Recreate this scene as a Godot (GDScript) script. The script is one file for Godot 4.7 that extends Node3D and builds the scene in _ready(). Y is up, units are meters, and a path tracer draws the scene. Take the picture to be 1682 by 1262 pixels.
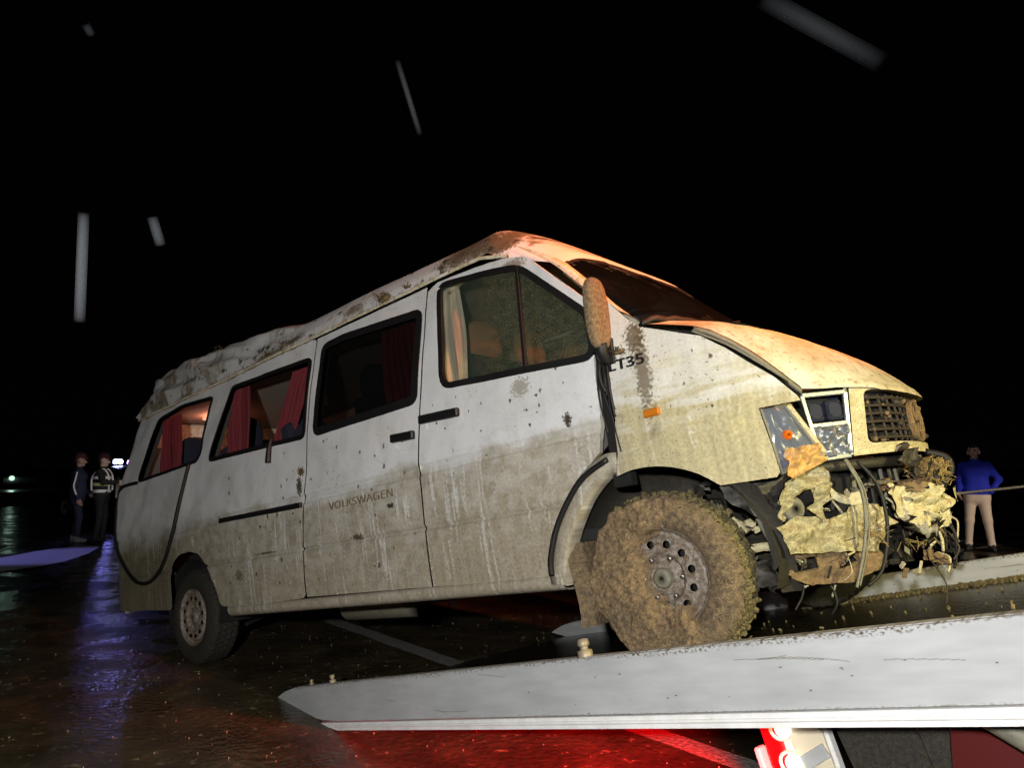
extends Node3D
# A wrecked minibus winched onto a tow truck's flatbed at night.

var M := {}
var used := {}
var rng := RandomNumberGenerator.new()
var nz := FastNoiseLite.new()
var nf_tex: Texture2D
var van: Node3D
var bed: Node3D

# ------------------------------------------------------------------ helpers
func noise(seed_: int, freq: float, oct := 3) -> FastNoiseLite:
	var n := FastNoiseLite.new()
	n.seed = seed_
	n.noise_type = FastNoiseLite.TYPE_SIMPLEX_SMOOTH
	n.frequency = freq
	n.fractal_type = FastNoiseLite.FRACTAL_FBM
	n.fractal_octaves = oct
	return n

func numbered(called: String, par: Node) -> String:
	var key := str(par.get_instance_id()) + called
	var k: int = used.get(key, 0)
	used[key] = k + 1
	return called if k == 0 else "%s_%03d" % [called, k]

func mk(called: String, mesh: Mesh, m: Material, par: Node) -> MeshInstance3D:
	var o := MeshInstance3D.new()
	o.name = numbered(called, par)
	o.mesh = mesh
	if m:
		o.material_override = m
	par.add_child(o, true)
	return o

func thing(called: String, label: String, category: String, xf := Transform3D(), group := "") -> Node3D:
	var o := Node3D.new()
	o.name = numbered(called, self)
	add_child(o, true)
	o.transform = xf
	tag(o, label, category, group)
	return o

func tag(o: Node, label: String, category: String, group := "") -> void:
	o.set_meta("label", label)
	o.set_meta("category", category)
	if group:
		o.set_meta("group", group)

func lin(r: float, g: float, b: float) -> Color:
	return Color(r, g, b).linear_to_srgb()

func mat(c: Color, rough := 0.8, metal := 0.0) -> StandardMaterial3D:
	var m := StandardMaterial3D.new()
	m.albedo_color = c
	m.roughness = rough
	m.metallic = metal
	return m

func glow(c: Color, e: float) -> StandardMaterial3D:
	var m := mat(Color(0.9, 0.9, 0.9), 0.3)
	m.emission_enabled = true
	m.emission = c
	m.emission_energy_multiplier = e
	return m

func begin() -> SurfaceTool:
	var st := SurfaceTool.new()
	st.begin(Mesh.PRIMITIVE_TRIANGLES)
	return st

func end(st: SurfaceTool, called: String, m: Material, par: Node) -> MeshInstance3D:
	return mk(called, st.commit(), m, par)

func tri(st: SurfaceTool, a: Vector3, b: Vector3, c: Vector3) -> void:
	var n := (c - a).cross(b - a).normalized()
	for p in [a, b, c]:
		st.set_normal(n)
		st.set_uv(Vector2(p.x, p.y))
		st.add_vertex(p)

func quad(st: SurfaceTool, a: Vector3, b: Vector3, c: Vector3, d: Vector3) -> void:
	tri(st, a, b, c)
	tri(st, a, c, d)

# a box with chamfered edges
func box(st: SurfaceTool, xf: Transform3D, s: Vector3, ch := 0.006) -> void:
	var h := s * 0.5
	ch = minf(ch, minf(h.x, minf(h.y, h.z)) * 0.45)
	var faces := [[0, 1, 2], [1, 2, 0], [2, 0, 1]]
	for f in faces:
		for sg in [1.0, -1.0]:
			var q: Array[Vector3] = []
			for e in [[1, 1], [1, -1], [-1, -1], [-1, 1]]:
				var p := Vector3()
				p[f[0]] = sg * h[f[0]]
				p[f[1]] = e[0] * (h[f[1]] - ch)
				p[f[2]] = e[1] * (h[f[2]] - ch)
				q.append(xf * p)
			if sg > 0:
				quad(st, q[0], q[1], q[2], q[3])
			else:
				quad(st, q[3], q[2], q[1], q[0])
	for f in faces:      # edges along axis f[0]
		for sa in [1.0, -1.0]:
			for sb in [1.0, -1.0]:
				var q2: Array[Vector3] = []
				for e in [[1.0, 0], [-1.0, 0], [-1.0, 1], [1.0, 1]]:
					var p2 := Vector3()
					p2[f[0]] = e[0] * (h[f[0]] - ch)
					p2[f[1]] = sa * (h[f[1]] if e[1] == 0 else h[f[1]] - ch)
					p2[f[2]] = sb * (h[f[2]] - ch if e[1] == 0 else h[f[2]])
					q2.append(xf * p2)
				if sa * sb > 0:
					quad(st, q2[0], q2[1], q2[2], q2[3])
				else:
					quad(st, q2[3], q2[2], q2[1], q2[0])
	for sx in [1.0, -1.0]:
		for sy in [1.0, -1.0]:
			for sz in [1.0, -1.0]:
				var a := xf * Vector3(sx * h.x, sy * (h.y - ch), sz * (h.z - ch))
				var b := xf * Vector3(sx * (h.x - ch), sy * h.y, sz * (h.z - ch))
				var c := xf * Vector3(sx * (h.x - ch), sy * (h.y - ch), sz * h.z)
				if sx * sy * sz > 0:
					tri(st, a, c, b)
				else:
					tri(st, a, b, c)

func boxobj(called: String, par: Node, at: Vector3, s: Vector3, m: Material, basis := Basis(), ch := 0.006) -> MeshInstance3D:
	var st := begin()
	box(st, Transform3D(), s, ch)
	var o := end(st, called, m, par)
	o.transform = Transform3D(basis, at)
	return o

# a bar of rectangular section between two points
func bar(st: SurfaceTool, a: Vector3, b: Vector3, w: float, h: float, up := Vector3.UP, ch := 0.003) -> void:
	var x := (b - a).normalized()
	var z := x.cross(up).normalized()
	var y := z.cross(x)
	box(st, Transform3D(Basis(x, y, z), (a + b) * 0.5), Vector3(a.distance_to(b), h, w), ch)

func barobj(called: String, par: Node, a: Vector3, b: Vector3, w: float, h: float, m: Material, up := Vector3.UP) -> MeshInstance3D:
	var st := begin()
	bar(st, a, b, w, h, up)
	return end(st, called, m, par)

func grid(st: SurfaceTool, rows: Array, uvf = null) -> void:
	# smooth sheet through rows of points
	var nr := rows.size()
	var nc: int = rows[0].size()
	for i in nr:
		for j in nc:
			var p: Vector3 = rows[i][j]
			var du: Vector3 = rows[mini(i + 1, nr - 1)][j] - rows[maxi(i - 1, 0)][j]
			var dv: Vector3 = rows[i][mini(j + 1, nc - 1)] - rows[i][maxi(j - 1, 0)]
			var n := dv.cross(du)
			if rows[i][0].is_equal_approx(rows[i][nc - 1]) and (j == 0 or j == nc - 1):
				dv = rows[i][1] - rows[i][nc - 2]
				n = dv.cross(du)
			st.set_normal(n.normalized() if n.length() > 1e-12 else Vector3.UP)
			st.set_uv(uvf.call(p) if uvf != null else Vector2(float(j) / (nc - 1), float(i) / (nr - 1)))
			st.add_vertex(p)
	for i in nr - 1:
		for j in nc - 1:
			var a := i * nc + j
			for k in [a, a + nc, a + 1, a + 1, a + nc, a + nc + 1]:
				st.add_index(k)

func loft(called: String, par: Node, rows: Array, m: Material, uvf = null) -> MeshInstance3D:
	var st := begin()
	grid(st, rows, uvf)
	return end(st, called, m, par)

func smooth_path(pts: Array, n := 6) -> Array:
	var out := []
	for i in pts.size() - 1:
		var p0: Vector3 = pts[maxi(i - 1, 0)]
		var p3: Vector3 = pts[mini(i + 2, pts.size() - 1)]
		for k in n:
			out.append((pts[i] as Vector3).cubic_interpolate(pts[i + 1], p0, p3, float(k) / n))
	out.append(pts[-1])
	return out

func tube_rows(pts: Array, r, seg := 8) -> Array:
	var rows := []
	var up := Vector3(0.3, 1, 0.2).normalized()
	for i in pts.size():
		var t: Vector3 = (pts[mini(i + 1, pts.size() - 1)] - pts[maxi(i - 1, 0)]).normalized()
		var x := t.cross(up)
		if x.length() < 0.05:
			x = t.cross(Vector3(1, 0, 0))
		x = x.normalized()
		var y := x.cross(t).normalized()
		up = y
		var ring := []
		var rr: float = r if r is float else r.call(float(i) / (pts.size() - 1))
		for k in seg + 1:
			var a := TAU * k / seg
			ring.append(pts[i] + (x * cos(a) + y * sin(a)) * rr)
		rows.append(ring)
	# close the ends
	var c0 := []
	var c1 := []
	for k in seg + 1:
		c0.append(pts[0])
		c1.append(pts[-1])
	rows.push_front(c0)
	rows.push_back(c1)
	return rows

func tube(called: String, par: Node, pts: Array, r, m: Material, seg := 8, smooth := true) -> MeshInstance3D:
	return loft(called, par, tube_rows(smooth_path(pts) if smooth and pts.size() > 2 else pts, r, seg), m)

# profile of (radius, z) turned about the z axis; mod(angle, index) changes a radius
func lathe_rows(prof: Array, seg: int, mod = null) -> Array:
	var rows := []
	for i in prof.size():
		var ring := []
		for k in seg + 1:
			var a := TAU * (k % seg) / seg
			var r: float = prof[i][0]
			var z: float = prof[i][1]
			if mod != null:
				r += mod.call(a, i)
			ring.append(Vector3(cos(a) * r, sin(a) * r, z))
		rows.append(ring)
	return rows

func lathe(called: String, par: Node, prof: Array, m: Material, xf := Transform3D(), seg := 40, mod = null) -> MeshInstance3D:
	var o := loft(called, par, lathe_rows(prof, seg, mod), m)
	o.transform = xf
	return o

func area2(p: PackedVector2Array) -> float:
	var s := 0.0
	for i in p.size():
		var a := p[i]
		var b := p[(i + 1) % p.size()]
		s += a.x * b.y - b.x * a.y
	return s * 0.5

func rounded(p: PackedVector2Array, r: float) -> PackedVector2Array:
	var out := PackedVector2Array()
	var n := p.size()
	for i in n:
		var a := p[(i - 1 + n) % n]
		var b := p[i]
		var c := p[(i + 1) % n]
		var q := minf(r, minf(a.distance_to(b), b.distance_to(c)) * 0.45)
		var s := b + (a - b).normalized() * q
		var e := b + (c - b).normalized() * q
		for k in 5:
			var t := k / 4.0
			out.append(s.lerp(b, t).lerp(b.lerp(e, t), t))
	return out

# A sheet cut from the surface surf(Vector2) -> Vector3: an outline with holes, meshed on a fine grid, with turned-in edges.
func panel(called: String, par: Node, outer: PackedVector2Array, holes: Array, surf: Callable, m: Material, o := {}) -> MeshInstance3D:
	var step: float = o.get("step", 0.05)
	var sgn: float = o.get("sgn", 1.0)
	var depth: float = o.get("depth", 0.02)
	var uvf = o.get("uv", null)
	var st := begin()
	var lo := outer[0]
	var hi := outer[0]
	for p in outer:
		lo = lo.min(p)
		hi = hi.max(p)
	var us := []
	var vs := []
	var nu := maxi(1, ceili((hi.x - lo.x) / step))
	for i in nu + 1:
		us.append(lo.x + (hi.x - lo.x) * i / nu)
	var nv := maxi(1, ceili((hi.y - lo.y) / step))
	for i in nv + 1:
		vs.append(lo.y + (hi.y - lo.y) * i / nv)
	for e in o.get("vlines", []):
		if e > lo.y + 0.001 and e < hi.y - 0.001:
			vs.append(e)
	vs.sort()
	var loops := [outer]
	loops.append_array(holes)
	var cols := us.size() - 1
	var lines := vs.size() - 1
	var marked := PackedByteArray()
	marked.resize(cols * lines)
	for lp in loops:
		for i in lp.size():
			var a: Vector2 = lp[i]
			var b: Vector2 = lp[(i + 1) % lp.size()]
			var cnt := maxi(1, ceili(a.distance_to(b) / 0.004))
			for k in cnt + 1:
				var p: Vector2 = a.lerp(b, float(k) / cnt)
				var cu := clampi(floori((p.x - lo.x) / (hi.x - lo.x) * nu), 0, cols - 1)
				var cv := clampi(vs.bsearch(p.y) - 1, 0, lines - 1)
				for x in [-1, 0, 1]:
					for y in [-1, 0, 1]:
						var xx: int = cu + x
						var yy: int = cv + y
						if xx >= 0 and yy >= 0 and xx < cols and yy < lines:
							marked[yy * cols + xx] = 1
	var cache := {}
	for j in lines:
		for i in cols:
			var rect := PackedVector2Array([Vector2(us[i], vs[j]), Vector2(us[i + 1], vs[j]), Vector2(us[i + 1], vs[j + 1]), Vector2(us[i], vs[j + 1])])
			var polys: Array = [rect]
			if marked[j * cols + i]:
				polys = Geometry2D.intersect_polygons(rect, outer)
				for h in holes:
					var next := []
					for pl in polys:
						next.append_array(Geometry2D.clip_polygons(pl, h))
					polys = next
			else:
				var c := (rect[0] + rect[2]) * 0.5
				if not Geometry2D.is_point_in_polygon(c, outer):
					continue
				var inside := false
				for h in holes:
					if Geometry2D.is_point_in_polygon(c, h):
						inside = true
						break
				if inside:
					continue
			for pl in polys:
				if pl.size() < 3 or absf(area2(pl)) < 1e-8:
					continue
				var ix: PackedInt32Array = PackedInt32Array([0, 1, 2, 0, 2, 3]) if pl.size() == 4 and pl == rect else Geometry2D.triangulate_polygon(pl)
				for t in range(0, ix.size(), 3):
					var tr := [pl[ix[t]], pl[ix[t + 1]], pl[ix[t + 2]]]
					var ar: float = (tr[1] - tr[0]).cross(tr[2] - tr[0])
					if ar * sgn > 0:
						tr.reverse()
					for p in tr:
						var d = cache.get(p)
						if d == null:
							var s: Vector3 = surf.call(p)
							var n: Vector3 = (surf.call(p + Vector2(0.004, 0)) - s).cross(surf.call(p + Vector2(0, 0.004)) - s).normalized() * sgn
							d = [s, n, uvf.call(p, s) if uvf != null else p]
							cache[p] = d
						st.set_normal(d[1])
						st.set_uv(d[2])
						st.add_vertex(d[0])
	if depth > 0.0:
		for li in loops.size():
			var lp: PackedVector2Array = loops[li]
			var ccw := area2(lp) > 0
			for i in lp.size():
				var a: Vector2 = lp[i]
				var b: Vector2 = lp[(i + 1) % lp.size()]
				var cnt := maxi(1, ceili(a.distance_to(b) / 0.06))
				for k in cnt:
					var p: Vector2 = a.lerp(b, float(k) / cnt)
					var q: Vector2 = a.lerp(b, float(k + 1) / cnt)
					var s: Vector3 = surf.call(p)
					var e: Vector3 = surf.call(q)
					var n: Vector3 = (surf.call(p + Vector2(0.004, 0)) - s).cross(surf.call(p + Vector2(0, 0.004)) - s).normalized() * sgn * depth
					var uvv: Vector2 = uvf.call(p, s) if uvf != null else p
					var nn := (e - s).cross(n).normalized() * (1.0 if ccw == (sgn > 0) else -1.0) * (1.0 if li == 0 else -1.0)
					for v in [s, e, e - n, s, e - n, s - n]:
						st.set_normal(nn)
						st.set_uv(uvv)
						st.add_vertex(v)
	return end(st, called, m, par)

func ring_poly(p: PackedVector2Array, d: float) -> PackedVector2Array:
	var r := Geometry2D.offset_polygon(p, d, Geometry2D.JOIN_ROUND)
	return r[0] if r.size() else p

func pv(a: Array) -> PackedVector2Array:
	var out := PackedVector2Array()
	for i in range(0, a.size(), 2):
		out.append(Vector2(a[i], a[i + 1]))
	return out

# ------------------------------------------------------------------ textures
func tex_of(w: int, h: int, fmt: int, data: PackedByteArray) -> ImageTexture:
	return ImageTexture.create_from_image(Image.create_from_data(w, h, false, fmt, data))

func noise_bytes(seed_: int, freq: float, w: int, h: int, oct := 4, seamless := false) -> PackedByteArray:
	var n := noise(seed_, freq, oct)
	var im := n.get_seamless_image(w, h) if seamless else n.get_image(w, h)
	im.convert(Image.FORMAT_L8)
	return im.get_data()

func stretched(seed_: int, freq: float, w: int, h: int, sw: int, sh: int) -> PackedByteArray:
	var n := noise(seed_, freq, 4)
	var im := n.get_image(sw, sh)
	im.convert(Image.FORMAT_L8)
	im.resize(w, h, Image.INTERPOLATE_CUBIC)
	return im.get_data()

const U0 := -5.7
const UW := 6.9
const V1 := 2.7
const VH := 2.45

# Paint, mud film, runs and spatter of the van's sides, laid out in metres along and up the body.
func side_textures() -> Array:
	var w := 2048
	var h := 728
	var big := noise_bytes(3, 0.006, w, h, 4)
	var mid := noise_bytes(4, 0.03, w, h, 4)
	var fine := noise_bytes(5, 0.16, w, h, 3)
	var run := stretched(6, 0.035, w, h, w, 64)
	var run2 := stretched(7, 0.11, w, h, w, 40)
	var swipe := stretched(8, 0.05, w, h, 340, h)
	var rgb := PackedByteArray()
	rgb.resize(w * h * 3)
	var ro := PackedByteArray()
	ro.resize(w * h)
	var row_v := PackedFloat32Array()
	row_v.resize(h)
	for y in h:
		row_v[y] = V1 - VH * (y + 0.5) / h
	for x in w:
		var u := U0 + UW * (x + 0.5) / w
		var rear := smoothstep(-3.2, -4.6, u)
		var front := smoothstep(-0.15, 0.0, u)
		var door := smoothstep(-1.37, -1.35, u) * (1.0 - front)
		for y in h:
			var i := y * w + x
			var v := row_v[y]
			var b := big[i] / 255.0
			var m := mid[i] / 255.0
			var f := fine[i] / 255.0
			var r1 := run[i] / 255.0
			var r2 := run2[i] / 255.0
			var sw := swipe[i] / 255.0
			# film of mud below the moulding, thin dust above
			var low := smoothstep(lerpf(1.05, 1.12, rear), lerpf(0.955, 0.85, rear), v + 0.17 * (b - 0.5) + 0.06 * (m - 0.5) + 0.022 * (r2 - 0.5))
			var a := low * (0.52 + 0.26 * smoothstep(0.2, 0.8, m) + 0.2 * smoothstep(0.9, 0.45, v) + 0.2 * (sw - 0.5) + 0.2 * (r2 - 0.5))
			a += 0.10 * smoothstep(0.55, 0.8, m) * smoothstep(1.5, 1.0, v)
			a -= low * smoothstep(0.46, 0.66, r1) * smoothstep(0.46, 0.62, r2 * 0.7 + f * 0.3) * 0.62 * smoothstep(0.38, 0.58, b * 0.5 + m * 0.5)
			a -= low * smoothstep(0.58, 0.80, m * 0.5 + sw * 0.5) * 0.3
			a += rear * 0.35 * smoothstep(1.3, 0.6, v + 0.3 * (b - 0.5))
			a += 0.07 + 0.1 * smoothstep(0.45, 0.8, b)
			# fender: swirled film of yellow clay
			a += front * (0.22 + 0.5 * smoothstep(0.4, 0.75, sw) * smoothstep(1.35, 1.0, v) + 0.3 * smoothstep(0.95, 0.75, v + 0.2 * (m - 0.5)))
			a += door * 0.1 * smoothstep(1.05, 0.6, v)
			# the roof side above the gutter
			var up := smoothstep(2.09, 2.13, v)
			a += up * (0.10 + 0.4 * smoothstep(0.42, 0.7, m) * smoothstep(0.35, 0.65, b))
			var soil := up * smoothstep(-1.25, -0.95, u) * smoothstep(0.38, 0.62, m * 0.6 + f * 0.4)
			soil += smoothstep(0.035, 0.0, absf(v - 2.105)) * smoothstep(0.56, 0.68, m)
			soil += up * rear * smoothstep(0.5, 0.62, b * 0.75 + m * 0.25) * 0.7
			# dark spatter
			var spat := smoothstep(0.72, 0.78, f) * smoothstep(0.5, 0.64, m) * (0.15 + front * 0.4 + up * 0.5)
			spat += smoothstep(0.72, 0.78, f) * smoothstep(0.66, 0.74, b) * 0.4
			a = clampf(a, 0.0, 1.0)
			soil = clampf(soil, 0.0, 1.0)
			spat = clampf(spat, 0.0, 1.0)
			var grain := (f - 0.5) * 34.0 * (0.25 + a) + (r2 - 0.5) * 26.0 * a
			var cr := lerpf(216.0, 150.0 - 42.0 * rear + 26.0 * front, a) + grain
			var cg := lerpf(217.0, 141.0 - 40.0 * rear + 25.0 * front, a) + grain
			var cb := lerpf(219.0, 122.0 - 42.0 * rear + 8.0 * front, a) + grain * 0.8
			cr = lerpf(lerpf(cr, 96.0 + grain, soil * 0.8), 48.0, spat * 0.85)
			cg = lerpf(lerpf(cg, 82.0 + grain, soil * 0.8), 41.0, spat * 0.85)
			cb = lerpf(lerpf(cb, 60.0 + grain, soil * 0.8), 30.0, spat * 0.85)
			rgb[i * 3] = clampi(int(cr), 0, 255)
			rgb[i * 3 + 1] = clampi(int(cg), 0, 255)
			rgb[i * 3 + 2] = clampi(int(cb), 0, 255)
			ro[i] = clampi(int(lerpf(88.0, 225.0, clampf(a + soil + spat, 0.0, 1.0))), 0, 255)
	var im := Image.create_from_data(w, h, false, Image.FORMAT_RGB8, rgb)
	# single marks: [u, v, radius u, radius v, dark]
	var marks := [[-0.59, 1.30, 0.055, 0.045, 0.35], [-2.47, 1.19, 0.035, 0.03, 0.9], [-2.49, 1.10, 0.03, 0.055, 0.8], [-0.33, 1.08, 0.022, 0.03, 0.85], [-1.62, 0.86, 0.03, 0.014, 0.9], [-1.95, 0.72, 0.05, 0.02, 0.9],
		[-2.93, 0.72, 0.09, 0.010, 0.9], [-3.3, 0.6, 0.05, 0.035, 0.6], [0.09, 1.2, 0.035, 0.17, 0.6], [0.07, 1.36, 0.045, 0.07, 0.7], [-0.98, 2.2, 0.20, 0.08, 0.75], [-0.75, 2.16, 0.1, 0.08, 0.8],
		[-2.0, 2.17, 0.1, 0.04, 0.5], [-3.0, 2.13, 0.2, 0.03, 0.7], [-2.7, 2.16, 0.12, 0.025, 0.8], [-0.62, 1.95, 0.08, 0.05, 0.5]]
	for k in 34:
		marks.append([rng.randf_range(-1.25, 0.5), rng.randf_range(0.95, 1.35), rng.randf_range(0.003, 0.010), rng.randf_range(0.004, 0.012), 0.75])
	for k in 60:
		marks.append([rng.randf_range(-3.6, -1.4), rng.randf_range(0.5, 1.35), rng.randf_range(0.004, 0.012), rng.randf_range(0.005, 0.016), 0.7])
	for k in 80:
		marks.append([rng.randf_range(-5.3, -0.6), rng.randf_range(2.1, 2.3), rng.randf_range(0.006, 0.03), rng.randf_range(0.005, 0.02), 0.7])
	for e in marks:
		var cx := int((e[0] - U0) / UW * w)
		var cy := int((V1 - e[1]) / VH * h)
		var rx := maxi(1, int(e[2] / UW * w))
		var ry := maxi(1, int(e[3] / VH * h))
		for y in range(maxi(0, cy - ry * 2), mini(h, cy + ry * 2 + 1)):
			for x in range(maxi(0, cx - rx * 2), mini(w, cx + rx * 2 + 1)):
				var d := Vector2(float(x - cx) / rx, float(y - cy) / ry).length()
				var t: float = smoothstep(1.25, 0.7, d + (fine[y * w + x] / 255.0 - 0.5) * 1.5) * e[4]
				if t > 0.0:
					im.set_pixel(x, y, im.get_pixel(x, y).lerp(Color(0.30, 0.24, 0.16) if e[2] > 0.03 else Color(0.17, 0.14, 0.10), t))
	return [ImageTexture.create_from_image(im), tex_of(w, h, Image.FORMAT_L8, ro)]

# a seamless two-tone mottled texture (c0 to c1), with a few specks of c2
func mottled(seed_: int, freq: float, c0: Color, c1: Color, c2: Color, size := 512, speck := 0.7) -> ImageTexture:
	var a := noise_bytes(seed_, freq, size, size, 5, true)
	var b := noise_bytes(seed_ + 1, freq * 5.0, size, size, 3, true)
	var d := PackedByteArray()
	d.resize(size * size * 3)
	for i in size * size:
		var t := clampf(a[i] / 255.0 * 1.5 - 0.25 + (b[i] / 255.0 - 0.5) * 0.5, 0.0, 1.0)
		var c := c0.lerp(c1, t).lerp(c2, smoothstep(speck, speck + 0.1, b[i] / 255.0))
		d[i * 3] = int(c.r * 255.0)
		d[i * 3 + 1] = int(c.g * 255.0)
		d[i * 3 + 2] = int(c.b * 255.0)
	return tex_of(size, size, Image.FORMAT_RGB8, d)

func bump_tex(seed_: int, freq: float, strength: float, size := 512) -> ImageTexture:
	var n := noise(seed_, freq, 5)
	var im := n.get_seamless_image(size, size)
	im.convert(Image.FORMAT_RGBA8)
	im.bump_map_to_normal_map(strength)
	return ImageTexture.create_from_image(im)

func grey_tex(seed_: int, freq: float, lo: float, hi: float, size := 512) -> ImageTexture:
	var a := noise_bytes(seed_, freq, size, size, 4, true)
	for i in a.size():
		a[i] = int(255.0 * lerpf(lo, hi, smoothstep(0.25, 0.75, a[i] / 255.0)))
	return tex_of(size, size, Image.FORMAT_L8, a)

func tri_mat(t: Texture2D, scale: float, rough: float, nrm: Texture2D = null, ns := 1.0, world := false) -> StandardMaterial3D:
	var m := mat(Color.WHITE, rough)
	m.albedo_texture = t
	m.uv1_triplanar = true
	m.uv1_world_triplanar = world
	m.uv1_scale = Vector3.ONE * scale
	if nrm:
		m.normal_enabled = true
		m.normal_texture = nrm
		m.normal_scale = ns
	return m

func rail_material() -> StandardMaterial3D:
	var w := 2048
	var h := 96
	var a := noise_bytes(91, 0.006, w, h, 4)
	var b := noise_bytes(92, 0.2, w, h, 2)
	var c := stretched(93, 0.05, w, h, 512, h)
	var im := Image.create(w, h, false, Image.FORMAT_RGB8)
	for y in h:
		var top := 1.0 - float(y) / h
		for x in w:
			var i := y * w + x
			var g := 0.665 + (a[i] / 255.0 - 0.5) * 0.06 + (c[i] / 255.0 - 0.5) * 0.05
			var edge := 0.8 * smoothstep(0.92, 1.0, top + 0.1 * (a[i] / 255.0 - 0.5)) * smoothstep(0.55, 0.7, b[i] / 255.0)
			edge = maxf(edge, 0.7 * smoothstep(0.08, 0.02, top) * smoothstep(0.5, 0.7, b[i] / 255.0))
			im.set_pixel(x, y, Color(g * 0.985, g, g * 1.01).lerp(Color(0.25, 0.21, 0.16), clampf(edge, 0.0, 0.85)))
	for k in 60:
		var cx := rng.randi_range(4, w - 5)
		var cy := rng.randi_range(3, h - 4)
		for d in rng.randi_range(1, 4):
			im.set_pixel(cx + rng.randi_range(-1, 1), cy + rng.randi_range(-1, 1), Color(0.22, 0.19, 0.15))
	for k in 11:
		var p := Vector2(rng.randf_range(30, w - 200), rng.randf_range(10, h - 10))
		var d := Vector2(rng.randf_range(0.6, 1.0), rng.randf_range(-0.12, 0.12))
		var bend := rng.randf_range(-0.004, 0.004)
		for t in rng.randi_range(15, 120):
			p += d
			d.y += bend
			if p.y > 1 and p.y < h - 2 and p.x < w - 2:
				im.set_pixelv(Vector2i(p), im.get_pixelv(Vector2i(p)).lerp(Color(0.40, 0.38, 0.35), 0.6))
	var m := mat(Color.WHITE, 0.5)
	m.albedo_texture = ImageTexture.create_from_image(im)
	m.uv1_scale = Vector3(1.0 / 6.6, -1.0 / 0.21, 1)
	m.uv1_offset = Vector3(3.0 / 6.6, 0.11 / 0.21, 0)
	return m

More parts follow.
